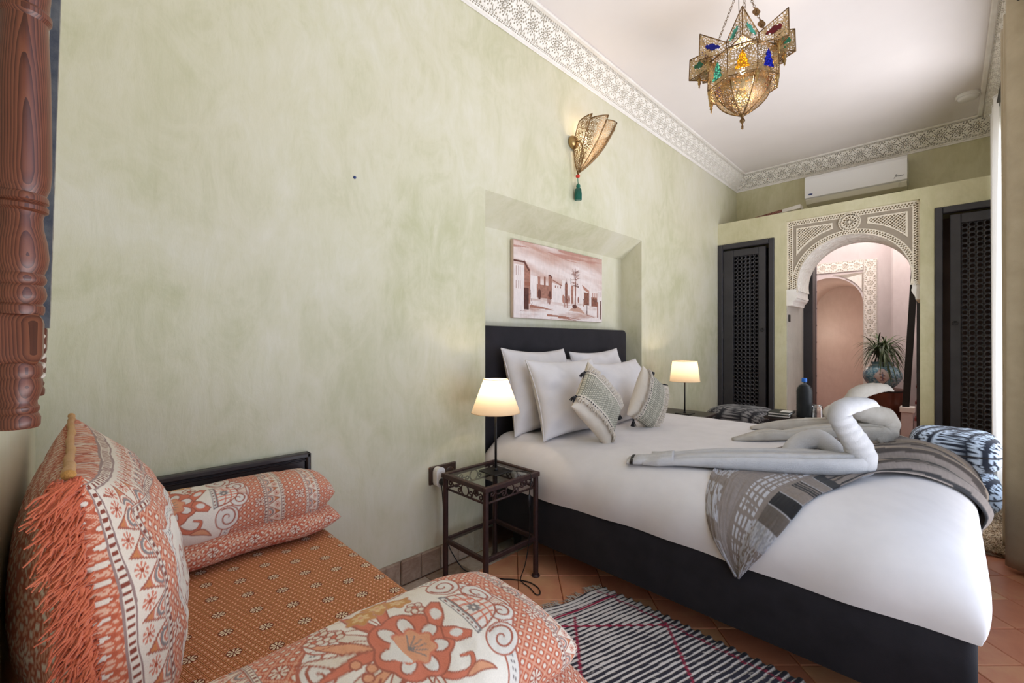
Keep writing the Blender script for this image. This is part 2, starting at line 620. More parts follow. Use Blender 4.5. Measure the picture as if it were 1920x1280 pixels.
def tile_geo(poly, top, thick, inset=0.0025):
    P = np.array(poly, float); c = P.mean(0)
    Q = P + (c - P) / (np.linalg.norm(c - P, axis=1)[:, None] + 1e-9) * inset * 1.4
    n = len(P)
    V = np.concatenate([np.c_[P, np.full(n, top - thick)], np.c_[P, np.full(n, top - inset)], np.c_[Q, np.full(n, top)]])
    F = []
    for k in range(n):
        k2 = (k + 1) % n
        F += [[k, k2, n + k2, n + k], [n + k, n + k2, 2 * n + k2, 2 * n + k]]
    F += [list(range(2 * n, 3 * n)), list(range(n))[::-1]]
    return Geo().add(V, F)

TS, TG = 0.206, 0.0035
YB = 1.735                       # inner edge of the border row
sq = [(-TS / 2 + TG / 2, -TS / 2 + TG / 2), (TS / 2 - TG / 2, -TS / 2 + TG / 2), (TS / 2 - TG / 2, TS / 2 - TG / 2), (-TS / 2 + TG / 2, TS / 2 - TG / 2)]
rot = lambda p: (p[0] * RT[0] + p[1] * FW[0], p[0] * RT[1] + p[1] * FW[1])
tile_me = geo_mesh('tile', tile_geo([rot(p) for p in sq], 0.0, 0.012), M_TILE, False)
ntile = 0
for i in range(-20, 30):
    for j in range(3, 24):
        r = 0.03 + (i + 0.5) * TS; d = 1.59 + (j - 4 + 0.5) * TS - 0.6
        c = RT * r + FW * d
        if abs(r) > d * 1.25 + 0.2 or d > 4.3 or d < 1.15: continue
        poly = [(c[0] + rot(p)[0], c[1] + rot(p)[1]) for p in sq]
        q = clip_poly(poly, lambda p: YB - 0.003 - p[1])
        q = clip_poly(q, lambda p: p[1] - YR - 0.01) if len(q) > 2 else q
        q = clip_poly(q, lambda p: p[0] - XN - 0.01) if len(q) > 2 else q
        if len(q) < 3: continue
        ntile += 1
        dz = (random.random() - 0.5) * 0.0016
        if len(q) == 4 and q == poly:
            inst('tile', tile_me, floor, (c[0], c[1], dz), rot=((random.random() - .5) * .004, (random.random() - .5) * .004, 0))
        else:
            qa = np.array(q)
            if qa.ptp(0).min() < 0.012 if hasattr(qa, 'ptp') else np.ptp(qa, 0).min() < 0.012: continue
            part('tile', tile_geo(q, dz, 0.012), M_TILE, floor)
# border row of squarer worn tiles along the left wall
for k in range(-1, 22):
    x0 = k * 0.20 + 0.06
    a = max(x0, XN + .005)
    if a > 4.0: break
    part('border_tile', tile_geo([(a, YB), (x0 + .197, YB), (x0 + .197, YL - .02), (a, YL - .02)], 0.0, 0.012), M_STILE, floor)

# skirting of small tiles
base = thing('baseboard_left', None, None, (0, YL, 0), kind='structure')
g = Geo(); g.box((XN, YL - .006, 0.0), (NX0, YL, 0.118)); part('mortar', g, M_STILE, base)
bt = Geo().box((-.057, -.012, 0), (.057, 0.0, .118), 0.006)
bt_me = geo_mesh('skirting_tile', bt, M_STILE, False)
for k in range(0, 15):
    x = 0.015 + k * 0.1165
    if x + .057 > NX0: break
    inst('skirting_tile', bt_me, base, (x, YL - .006 + random.uniform(-.003, .001), 0.001), rot=(0, random.uniform(-.01, .01), 0))

# left wall with the bed niche
g = Geo()
def wq(x0, x1, z0, z1):
    z0 = -.05 if z0 == 0 else z0
    quad(g, (x0, YL, z0), (x1, YL, z0), (x1, YL, z1), (x0, YL, z1))
wq(XN, NX0, 0, ZC); wq(NX1, XF, 0, ZC); wq(NX0, NX1, NZ0, ZC)
quad(g, (NX0, NYB, -.05), (NX1, NYB, -.05), (NX1, NYB, NZ1), (NX0, NYB, NZ1))
quad(g, (NX0, YL, 0), (NX0, NYB, 0), (NX0, NYB, NZ1), (NX0, YL, NZ0))
quad(g, (NX1, YL, 0), (NX1, NYB, 0), (NX1, NYB, NZ1), (NX1, YL, NZ0))
quad(g, (NX0, YL, NZ0), (NX1, YL, NZ0), (NX1, NYB, NZ1), (NX0, NYB, NZ1))
part('wall_left', g, M_WALL, kind='structure')
# near wall behind the daybed cushion
g = Geo(); g.box((XN - .12, YR, -.1), (XN, NYB, ZC)); part('wall_near', g, M_WALL, kind='structure')
# right wall: a tall glazed opening near the camera lets the daylight in
g = Geo()
OX0, OX1, OZ0, OZ1 = 0.36, 3.14, 0.16, 2.68
PX0, PX1 = 3.82, 5.06
g.box((XN, YR - .2, -.1), (OX0, YR, ZC)); g.box((OX1, YR - .2, -.1), (PX0, YR, ZC)); g.box((PX1, YR - .2, -.1), (6.02, YR, ZC)); g.box((PX0, YR - .2, OZ1), (PX1, YR, ZC)); g.box((PX0, YR - .2, -.1), (PX1, YR, OZ0))
g.box((OX0, YR - .2, OZ1), (OX1, YR, ZC)); g.box((OX0, YR - .2, -.1), (OX1, YR, OZ0))
part('wall_right', g, M_WALL, kind='structure')
g = Geo(); g.box((XN, YR - .2, ZC), (6.02, NYB, ZC + .1)); part('ceiling', g, M_CEIL, kind='structure')
# upper back wall above the closets
g = Geo(); g.box((XF, YR, 2.546), (XF + .11, YL, ZC)); part('wall_upper_back', g, M_WALLB, kind='structure')

# closet partition
ZP = 2.546
g = Geo()
DY0, DY1, DZ = 0.183, 1.211, 2.45
g.box((XP, YR, DZ), (6.02, YL, ZP))
g.box((XP, 1.32, 2.30), (6.02, YL, DZ)); g.box((XP, YR, 2.345), (6.02, 0.0916, DZ))
g.box((XP, DY1, 0), (6.02, 1.32, DZ)); g.box((XP, 0.0916, 0), (6.02, DY0, DZ))
part('wall_back', g, M_WALLB, kind='structure')
g = Geo(); g.box((XP + .02, 1.205, 0), (6.02, 1.2125, 1.60)); part('wall_jamb', g, M_GREYPL, kind='structure')
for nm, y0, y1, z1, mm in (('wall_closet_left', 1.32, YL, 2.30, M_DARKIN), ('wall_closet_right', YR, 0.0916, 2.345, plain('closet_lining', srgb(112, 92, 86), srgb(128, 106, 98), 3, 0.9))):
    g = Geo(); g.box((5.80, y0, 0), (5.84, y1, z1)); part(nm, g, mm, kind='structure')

# ------------------------------------------------------------------ carved cornice
CU, CV = 0.12, math.hypot(0.125, 0.16)
def carve_cornice(u, v):
    """depth of the carving at u (along) v (up the slope), metres"""
    h = np.zeros_like(u)
    x = u; y = v - 0.101
    r = np.hypot(x, y) ; a = np.arctan2(y, x)
    def petals(n, r0, r1, duty, ph=0.0):
        t = np.abs(((a / (2 * PI) * n + ph) % 1) - 0.5) * 2
        rr = (r - r0) / (r1 - r0)
        w = duty * np.sin(np.clip(rr, 0, 1) * PI) ** 0.6
        return (rr > 0) & (rr < 1) & (t < w)
    k = petals(12, 0.010, 0.027, 0.62) | petals(12, 0.028, 0.041, 0.5, 0.5) | petals(12, 0.043, 0.054, 0.42)
    k |= r < 0.004
    # arabesque hooks between the roundels
    xe = np.abs(np.abs(u) - 0.06); ye = np.abs(y)
    q = np.hypot(xe / 0.55, (ye - 0.032))
    k |= (np.abs(q - 0.027) < 0.0032) & (xe > 0.002) & (ye < 0.064) & (r > 0.056)
    k |= (np.hypot(xe, ye - 0.067) < 0.006) & (xe > 0.0016)
    k |= (np.hypot(xe - 0.022, ye - 0.062) < 0.0055)
    k |= (np.hypot((xe - 0.0) / 0.6, ye - 0.0) < 0.006)
    # rope beads along both edges
    for vv in (0.022, 0.181):
        ph = (u / 0.02 + (v - vv) / 0.011) % 1
        k |= (np.abs(v - vv) < 0.0075) & (np.abs(ph - 0.5) < 0.2) & (np.abs(v - vv) > 0.0012)
    h[k] = -0.020
    h += 0.003 * (np.abs(v - 0.036) < 0.004) + 0.003 * (np.abs(v - 0.167) < 0.004)
    return h
NUc, NVc = 78, 118
uu, vv = np.meshgrid(np.linspace(-CU / 2, CU / 2, NUc), np.linspace(0, CV, NVc), indexing='ij')
hh = carve_cornice(uu, vv)
P = np.stack([uu, vv, hh], -1)
corn_me = geo_mesh('carved_block', Geo().grid(P), M_CARVE, False)
def cornice(nm, p0, dirv, inward, count, start):
    """p0 foot of the slope on the wall, dirv along it, inward into the room"""
    o = thing(nm, None, None, (p0[0], p0[1], p0[2]), kind='structure')
    d = Vector(dirv); up = (Vector(inward) * 0.125 + Vector((0, 0, 0.16))).normalized()
    n = d.cross(up)
    R = Matrix((d, up, n)).transposed()
    if n.dot(Vector(inward)) < 0:
        d = -d; n = d.cross(up); R = Matrix((d, up, n)).transposed()
    for k in range(count):
        pos = Vector(p0) + Vector(dirv) * (start + (k + 0.5) * CU)
        inst('carved_block', corn_me, o, pos, rot=R.to_euler())
    return o
c1 = cornice('trim_1', (0, YL, 3.08), (1, 0, 0), (0, -1, 0), 50, -0.08)
c2 = cornice('trim_2', (XF, YL, 3.08), (0, -1, 0), (-1, 0, 0), 19, -0.025)
c3 = cornice('trim_3', (XF, YR, 3.08), (-1, 0, 0), (0, 1, 0), 30, -0.01)
# plain fillets below and above the carving
for o, a, b, ax in ((c1, (XN, YL - .010, 3.062), (XF, YL, 3.082), 0), (c2, (XF - .010, YR, 3.062), (XF, YL, 3.082), 0), (c3, (XN, YR, 3.062), (XF, YR + .010, 3.082), 0)):
    part('fillet', Geo().box(a, b, 0.004), M_PLASTER, o)
for o, a, b in ((c1, (XN, YL - .150, 3.222), (XF - .12, YL - .118, 3.24)), (c2, (XF - .150, YR + .12, 3.222), (XF - .118, YL - .12, 3.24)), (c3, (2.3, YR + .118, 3.222), (XF - .12, YR + .150, 3.24))):
    part('fillet', Geo().box(a, b, 0.006), M_PLASTER, o)

# ------------------------------------------------------------------ carved arch surround
YA, ZA, RA = 0.680, 1.790, 0.437
XA = XP + 0.035
def arch_inside(y, z):
    dz = z - ZA
    up = np.hypot(y - YA, dz) < RA
    return up
def carve_arch():
    y0, y1, z0, z1 = DY0, DY1, 1.70, DZ
    ny, nz = 420, 306
    y, z = np.meshgrid(np.linspace(y0, y1, ny), np.linspace(z0, z1, nz), indexing='ij')
    h = np.zeros_like(y)
    cream = np.array(srgb(232, 222, 204)); taupe = np.array(srgb(160, 148, 132))
    col = np.broadcast_to(cream, y.shape + (3,)).copy()
    r = np.hypot(y - YA, z - ZA); a = np.arctan2(z - ZA, y - YA)
    eb = np.minimum(np.minimum(y - y0, y1 - y), z1 - z)          # distance from the outer edge
    def zig(s, t, w):                                           # small pierced zigzag in a band
        row = t > 0
        p = (s / 0.0225 + 0.5 * row) % 1
        tc = np.abs(t) - 0.0082
        return (np.abs(p - 0.5) < 0.30 - np.abs(tc) * 18) & (np.abs(tc) < 0.0062)
    band = eb < 0.052
    s = np.where((z1 - z) < np.minimum(y - y0, y1 - y), y, z)
    k = band & zig(s, eb - 0.028, 0.030)
    ring = (r > RA) & (r < RA + 0.052)
    k |= ring & zig(a * 0.46, r - RA - 0.027, 0.030) & ~band
    med_r = np.hypot(y - YA - 0.005, z - 2.348)
    med = med_r < 0.088
    ma = np.arctan2(z - 2.348, y - YA - 0.005)
    field = ~band & ~(r < RA + 0.052) & ~med
    col[field] = taupe
    h[field] = -0.006
    sp = field & (r > RA + 0.098) & (eb > 0.082) & (med_r > 0.135) & (z > ZA + 0.05)
    h[sp] = 0.0; col[sp] = cream
    spi = sp & (r > RA + 0.112) & (eb > 0.096) & (med_r > 0.150)
    p = ((y + z) / 0.0275) % 1; q = ((y - z) / 0.0275) % 1
    k2 = spi & (np.abs(p - 0.5) < 0.33) & (np.abs(q - 0.5) < 0.33)
    t = np.abs(((ma / (2 * PI) * 12) % 1) - 0.5) * 2
    km = med & (((med_r > 0.012) & (med_r < 0.032) & (t < 0.55)) | ((med_r > 0.036) & (med_r < 0.054) & (t > 0.42)) | (np.abs(med_r - 0.072) < 0.008) & (((ma / (2 * PI) * 30 + (med_r - 0.072) / 0.02) % 1) < 0.5))
    h[k | k2 | km] = -0.028
    h[med & ~km] = 0.008
    # keep only what lies outside the arch
    P = np.stack([XA - h, y, z], -1)
    g = Geo()
    idx = np.arange(ny * nz).reshape(ny, nz)
    keep = (r > RA)
    c = keep[:-1, :-1] & keep[1:, :-1] & keep[1:, 1:] & keep[:-1, 1:]
    Q = np.stack([idx[:-1, :-1], idx[1:, :-1], idx[1:, 1:], idx[:-1, 1:]], -1)[c]
    g.add(P.reshape(-1, 3), Q[:, ::-1].copy(), None, col.reshape(-1, 3))
    return g
arch = thing('trim_4', None, None, (XP, YA, 1.57), kind='structure')
m = NM('painted_carving', 0.8); m.base(m.printed()); M_PCARVE = m.m
part('carved_panel', carve_arch(), M_PCARVE, arch)
# soffit of the arch, with shallow carved blocks
g = Geo()
ang = np.linspace(-0.16, PI + 0.16, 120)
xs = np.linspace(XA - 0.004, 5.83, 60)
A, X = np.meshgrid(ang, xs, indexing='ij')
pat = (vnoise(A * 26, X * 70, 5) > 0.62) * 0.006 + (np.abs(((A / 0.36) % 1) - 0.5) > 0.485) * 0.008
R = RA + pat * ((X > XA + .03) & (X < 5.78))
g.grid(np.stack([X, YA + R * np.cos(A), ZA + R * np.sin(A)], -1))
part('soffit', g, M_CARVE, arch)
# imposts: stepped white blocks carrying the arch
def impost(sgn, ylo):
    prof = [(0, 1.565), (0.050, 1.565), (0.053, 1.585), (0.062, 1.605), (0.080, 1.622), (0.086, 1.640), (0.094, 1.644), (0.094, 1.662), (0.086, 1.668), (0.086, 1.735), (0, 1.735)]
    k = 1.0 if sgn < 0 else .62
    prof = [(p * k, z) for p, z in prof]
    f0 = lambda p, z: (XP + (0.012 if sgn < 0 else .042), ylo + sgn * p, z)
    f1 = lambda p, z: (5.83, ylo + sgn * p, z)
    g = Geo(); g.prism(prof, f0, f1); return g
part('impost', impost(-1, DY1), M_PLASTER, arch)
part('impost', impost(1, DY0), M_PLASTER, arch)
part('light_switch', Geo().box((5.34, 1.196, 1.40), (5.40, 1.2055, 1.475), .003), M_BLACK, arch)

# ------------------------------------------------------------------ closet doors
def lattice(g, x, y0, y1, z0, z1, pitch, rad, depth=0.014, n=10):
    ny = max(1, round((y1 - y0) / pitch)); nz = max(1, round((z1 - z0) / pitch))
    py = (y1 - y0) / ny; pz = (z1 - z0) / nz
    ang = (np.arange(n) + 0.5) / n * 2 * PI
    ca, sa = np.cos(ang), np.sin(ang)
    sc = 1 / np.maximum(np.abs(ca), np.abs(sa))
    outer = np.stack([ca * sc * py / 2, sa * sc * pz / 2], -1)
    inner = np.stack([ca * rad, sa * rad], -1)
    for i in range(ny):
        for j in range(nz):
            c = np.array([y0 + (i + .5) * py, z0 + (j + .5) * pz])
            V = []
            for ring, xx in ((outer, x + .004), (inner, x), (inner * 0.93, x + depth)):
                q = ring + c
                V.append(np.c_[np.full(n, xx), q])
            V = np.concatenate(V)
            k = np.arange(n); k2 = (k + 1) % n
            F = np.concatenate([np.stack([k, n + k, n + k2, k2], -1), np.stack([n + k, 2 * n + k, 2 * n + k2, n + k2], -1)])
            g.add(V, F)
    return g
def closet(nm, Y0, Y1, ztop, ly0, ly1, lat, hinge_y, knob, fw):
    """Y0..Y1 outer frame, ly0..ly1 leaf, lat = (y0, y1, z0, z1)"""
    d = thing(nm, None, None, (XP, (Y0 + Y1) / 2, 0), kind='structure')
    for a, b in (((XP - .014, Y0, 0), (XP + .05, Y0 + fw, ztop)), ((XP - .014, Y1 - fw, 0), (XP + .05, Y1, ztop)), ((XP - .014, Y0 + fw, ztop - .055), (XP + .05, Y1 - fw, ztop))):
        part('architrave', Geo().box(a, b, .006), M_DOOR, d)
    zt = ztop - .075
    y0, y1, z0, z1 = lat
    leaf = thing('door_leaf', None, None, (0, 0, 0), parent=d)
    for a, b in (((XP + .004, ly0, .02), (XP + .034, y0, zt)), ((XP + .004, y1, .02), (XP + .034, ly1, zt)), ((XP + .005, y0, z1), (XP + .033, y1, zt)), ((XP + .005, y0, .02), (XP + .033, y1, z0))):
        part('stile' if a[2] < .03 and b[2] == zt else 'rail', Geo().box(a, b, .004), M_DOOR, leaf)
    g = Geo(); lattice(g, XP + .012, y0, y1, z0, z1, 0.043, 0.0163)
    part('lattice_panel', g, M_DOOR, leaf)
    for zz in (0.55, 1.22, 1.92) if hinge_y else ():
        part('hinge', Geo().box((XP - .004, hinge_y - .012, zz), (XP + .006, hinge_y + .012, zz + .085), .003), M_BLACK, d)
    ky, kz = knob
    g = Geo(); g.tube([(XP - .016 + .004 * math.sin(t), ky + .018 * math.cos(t), kz + .018 * math.sin(t)) for t in np.linspace(0, 2 * PI, 17)[:-1]], .0035, 6, closed=True)
    g.lathe([(.010, -.018), (.010, 0.0), (.006, .010)], 10, M=Matrix.Translation((XP - .0, ky, kz + .014)) @ Matrix.Rotation(-PI / 2, 4, 'Y'))
    part('ring_pull', g, M_BLACK, d, smooth=True)
    return d
closet('door_1', 1.322, 1.898, 2.30, 1.405, 1.845, (1.476, 1.734, 0.24, 2.15), 1.846, (1.437, 1.315), 0.052)
closet('door_2', -0.328, 0.090, 2.345, -0.300, -0.004, (-0.245, -0.070, 0.42, 2.19), None, (-0.035, 1.345), 0.050)

# window frame in the opening beside the camera
for nm, xa, xb in (('window_1', OX0, OX1), ('window_2', PX0, PX1)):
    w = thing(nm, None, None, ((xa + xb) / 2, YR, OZ0), kind='structure')
    for a, b in (((xa, YR - .16, OZ0), (xa + .05, YR - .10, OZ1)), ((xb - .05, YR - .16, OZ0), (xb, YR - .10, OZ1)), ((xa, YR - .16, OZ1 - .05), (xb, YR - .10, OZ1)), ((xa, YR - .16, OZ0), (xb, YR - .10, OZ0 + .05))):
        part('window_frame', Geo().box(a, b, .004), M_DOOR, w)

# small blue plug left in the wall, above the daybed
g = Geo(); g.lathe([(.0, .004), (.005, .004), (.0065, 0.0), (.0065, -.004)][::-1], 12, M=Matrix.Translation((.894, YL - .003, 1.93)) @ Matrix.Rotation(PI / 2, 4, 'X'))
part('wall_plug', g, plain('blue_plastic', srgb(40, 60, 120)), smooth=True, label='tiny blue plastic plug stuck in the bare green wall above the daybed', cat='wall plug')

# smoke detector
sd = thing('smoke_detector', 'round white smoke detector on the ceiling near the back cornice', 'smoke detector', (5.245, -0.11, ZC - .045))
g = Geo(); g.lathe([(.0, 0), (.045, 0), (.058, .006), (.064, .016), (.064, .022)], 32, (5.245, -.11, ZC - .045)); part('cover', g, M_WHITEPL, sd, auto=40)
g = Geo(); g.lathe([(.070, 0.0), (.074, .005), (.074, .0225)], 32, (5.245, -.11, ZC - .0225)); part('mounting_plate', g, M_WHITEPL, sd, auto=40)
# ================================================================== BED
BX0, BX1, BYF, BYH = 1.71, 3.48, -0.055, 1.985
bed = thing('bed', 'wide double bed with black upholstered base and tall black headboard in the wall niche', 'bed', ((BX0 + BX1) / 2, 1.0, 0))

def rounded_slab(a, b, r, n=6, bev=0.012):
    """box with rounded vertical corners and softened rims"""
    (x0, y0, z0), (x1, y1, z1) = a, b
    def ring(ins, z):
        out = []
        rr = max(r - ins, 0.002)
        for cx, cy, a0 in ((x1 - r, y1 - r, 0), (x0 + r, y1 - r, 90), (x0 + r, y0 + r, 180), (x1 - r, y0 + r, 270)):
            for k in range(n + 1):
                t = math.radians(a0 + 90 * k / n)
                out.append((cx + rr * math.cos(t), cy + rr * math.sin(t), z))
        return out
    R = [ring(bev, z0), ring(bev * .3, z0 + bev * .3), ring(0, z0 + bev), ring(0, z1 - bev), ring(bev * .3, z1 - bev * .3), ring(bev, z1)]
    P = np.array(R)
    g = Geo(); m = P.shape[1]
    g.grid(P, wv=True, flip=True)
    g.f.append(np.array([list(range(m))[::-1]])); g.f.append(np.array([[5 * m + k for k in range(m)]]))
    return g
part('base', rounded_slab((BX0, BYF, .135), (BX1, BYH, .386), .03), M_BLACKFAB, bed, auto=50)
for x, y in ((BX0 + .12, BYF + .14), (BX1 - .12, BYF + .14), (BX0 + .12, BYH - .2), (BX1 - .12, BYH - .2)):
    g = Geo(); g.lathe([(.018, 0), (.021, .004), (.028, .137)], 14, (x, y, 0)); part('leg', g, M_BLACK, bed, auto=40)
# headboard: upright slab, edges rounded all round
def headboard():
    x0, x1, y0, y1, z0, z1, r = 1.685, 3.415, 1.99, 2.095, .12, 1.288, .045
    prof = []
    for cx, cz, a0 in ((x1 - r, z1 - r, 0), (x0 + r, z1 - r, 90)):
        for k in range(7):
            t = math.radians(a0 + 90 * k / 6); prof.append((cx + r * math.cos(t), cz + r * math.sin(t)))
    prof += [(x0, z0), (x1, z0)]
    prof = np.array(prof); c = prof.mean(0)
    g = Geo(); R = []
    for y, k in ((y1, 0), (y0 + .03, 0), (y0 + .012, .006), (y0 + .003, .016), (y0, .032)):
        q = prof + (c - prof) / np.linalg.norm(c - prof, axis=1)[:, None] * k
        R.append(np.c_[q[:, 0], np.full(len(q), y), q[:, 1]])
    g.grid(np.array(R), wv=True)
    m = len(prof)
    g.f.append(np.array([[4 * m + k for k in range(m)]]))
    return g
part('headboard', headboard(), M_BLACKFAB, bed, auto=50)

# ---- mattress under its white cover, everything on top uses its surface
MZ0, MH, RH = 0.385, 0.245, 0.27
MX0, MX1, MYF, MYH = BX0 - .006, BX1 + .006, BYF - .004, 1.985
def prof_s(d, r=RH):
    t = np.clip(d / r, 0, 1)
    return (1 - (1 - t) ** 2.7) ** (1 / 2.7)
def bed_z(x, y):
    x = np.asarray(x, float); y = np.asarray(y, float)
    ax = prof_s(np.minimum(x - MX0, MX1 - x)); ay = prof_s(y - MYF)
    hd = prof_s(MYH - y, .10)
    lump = 0.012 * fbm(x * 1.6, y * 1.6, 3) + 0.02 * np.exp(-((x - 1.85) / .15) ** 2 - ((y - 1.85) / .2) ** 2)
    return MZ0 + (MH + lump) * ax * ay * hd

def edge_param(n_edge, n_mid, a, b, both=True, r=RH):
    ph = np.linspace(0, 1, n_edge)
    d = r * ph ** 2.6
    left = a + d
    right = (b - d[::-1]) if both else (b - (0.10 * (ph ** 2.2))[::-1])
    mid = np.linspace(left[-1], right[0], n_mid + 2)[1:-1]
    return np.concatenate([left, mid, right])
xs = edge_param(30, 60, MX0, MX1); ys = edge_param(30, 80, MYF, MYH, both=False)
X, Y = np.meshgrid(xs, ys, indexing='ij')
Z = bed_z(X, Y)
hz = np.clip((Z - MZ0) / MH, 0, 1)
bul = np.sin(np.clip(hz, 0, 1) * PI) ** 0.8 * 0.038
wx = np.clip(1 - (X - MX0) / .12, 0, 1); wx2 = np.clip(1 - (MX1 - X) / .12, 0, 1); wy = np.clip(1 - (Y - MYF) / .14, 0, 1)
X2 = X - bul * .35 * wx + bul * .3 * wx2; Y2 = Y - bul * wy
# loose cloth near the pillows and a few pulled creases
cre = 0.006 * np.sin((X + Y * .35) * 38) * np.exp(-((Y - 1.75) / .22) ** 2) * np.exp(-((X - 1.78) / .16) ** 2)
cre += 0.004 * fbm(X * 7, Y * 7, 9, 3)
Z2 = Z + cre * np.clip(hz * 2, 0, 1)
X2 = X2 + wx * 0.004 * np.sin(Y * 21 + 3 * hz)
# hem dips a little along the near side
hem = (hz < .02)
Z2 = Z2 - hem * (0.006 + .006 * np.sin(Y * 5.1))
g = Geo(); g.grid(np.stack([X2, Y2, Z2], -1))
part('mattress', g, M_WHITE, smooth=True, label='thick mattress in a taut white cotton cover on the black bed base', cat='mattress')

# ---- pillows
def pillow_geo(w, h, t, seed, nu=44, nv=36, pin=.06, flange=0.0, wr=.016):
    """half sizes w, h, half thickness t; returns local points (front grid, back grid)"""
    u = np.sin(np.linspace(-PI / 2, PI / 2, nu)); v = np.sin(np.linspace(-PI / 2, PI / 2, nv))
    U, V = np.meshgrid(u, v, indexing='ij')
    x = w * U * (1 - pin * (1 - V * V) * np.abs(U)); y = h * V * (1 - pin * (1 - U * U) * np.abs(V))
    e = (np.clip(1 - U * U, 0, 1) * np.clip(1 - V * V, 0, 1))
    th = t * e ** .42
    n1 = fbm(U * 2.6 + seed, V * 2.6, seed, 4) * wr * 2.2
    cor = np.sin(np.arctan2(V, U) * 11 + seed + 2.5 * np.hypot(U, V)) * wr * .8 * np.clip(np.hypot(U, V) - .55, 0, 1)
    b = np.clip(e * 6, 0, 1)
    zf = th + (n1 + cor) * b; zb = -th * .9 + n1 * b
    y = y - 0.05 * h * np.clip(th / t, 0, 1) * (1 - V) * .5
    return np.stack([x, y, zf], -1), np.stack([x, y, zb], -1)
def place(P, o, U, V, N):
    return np.asarray(o) + P[..., 0:1] * np.asarray(U) + P[..., 1:2] * np.asarray(V) + P[..., 2:3] * np.asarray(N)
def unit(v): v = np.asarray(v, float); return v / np.linalg.norm(v)
def pillow(name, label, w, h, t, o, U, V, seed, group=None, pin=.10):
    U = unit(U); V = np.asarray(V, float); V = unit(V - U * np.dot(U, V)); N = np.cross(U, V)
    a, b = pillow_geo(w, h, t, seed, pin=pin)
    g = Geo(); g.grid(place(a, o, U, V, N)); g.grid(place(b, o, U, V, N), flip=True)
    # piped seam round the edge
    bd = np.concatenate([a[:, 0], a[-1, 1:], a[::-1, -1][1:], a[0, ::-1][1:-1]])
    th = thing(name, label, 'pillow', tuple(np.asarray(o) - np.array([0, 0, h])), group=group)
    part('pillowcase', g, M_WHITE, th, smooth=True)
    s = Geo(); s.tube(place(bd, o, U, V, N), .0035, 5, closed=True); part('seam', s, M_WHITE, th, smooth=True)
    return th
pillow('pillow', 'white pillow standing against the headboard, nearest the conical lamp', .315, .265, .10, (2.135, 1.865, .885), (1, .03, -.02), (0, .24, 1), 3)
pillow('pillow', 'large plain white pillow in front, half behind the tilted tasselled cushion', .315, .235, .105, (2.165, 1.66, .855), (1, -.03, -.01), (0, .33, 1), 8)
pillow('pillow', 'white pillow against the right end of the headboard with its corner raised', .315, .245, .09, (2.83, 1.875, .885), (1, .0, .03), (-.02, .22, 1), 12)
pillow('pillow', 'white pillow in front on the right, behind the upright tasselled cushion', .31, .225, .10, (2.80, 1.67, .835), (1, -.02, .02), (0, .36, 1), 17)
pillow('pillow', 'crumpled white pillow hidden in the gap between the two headboard pillows', .22, .215, .06, (2.50, 1.925, .865), (1, .04, .05), (0, .12, 1), 23)

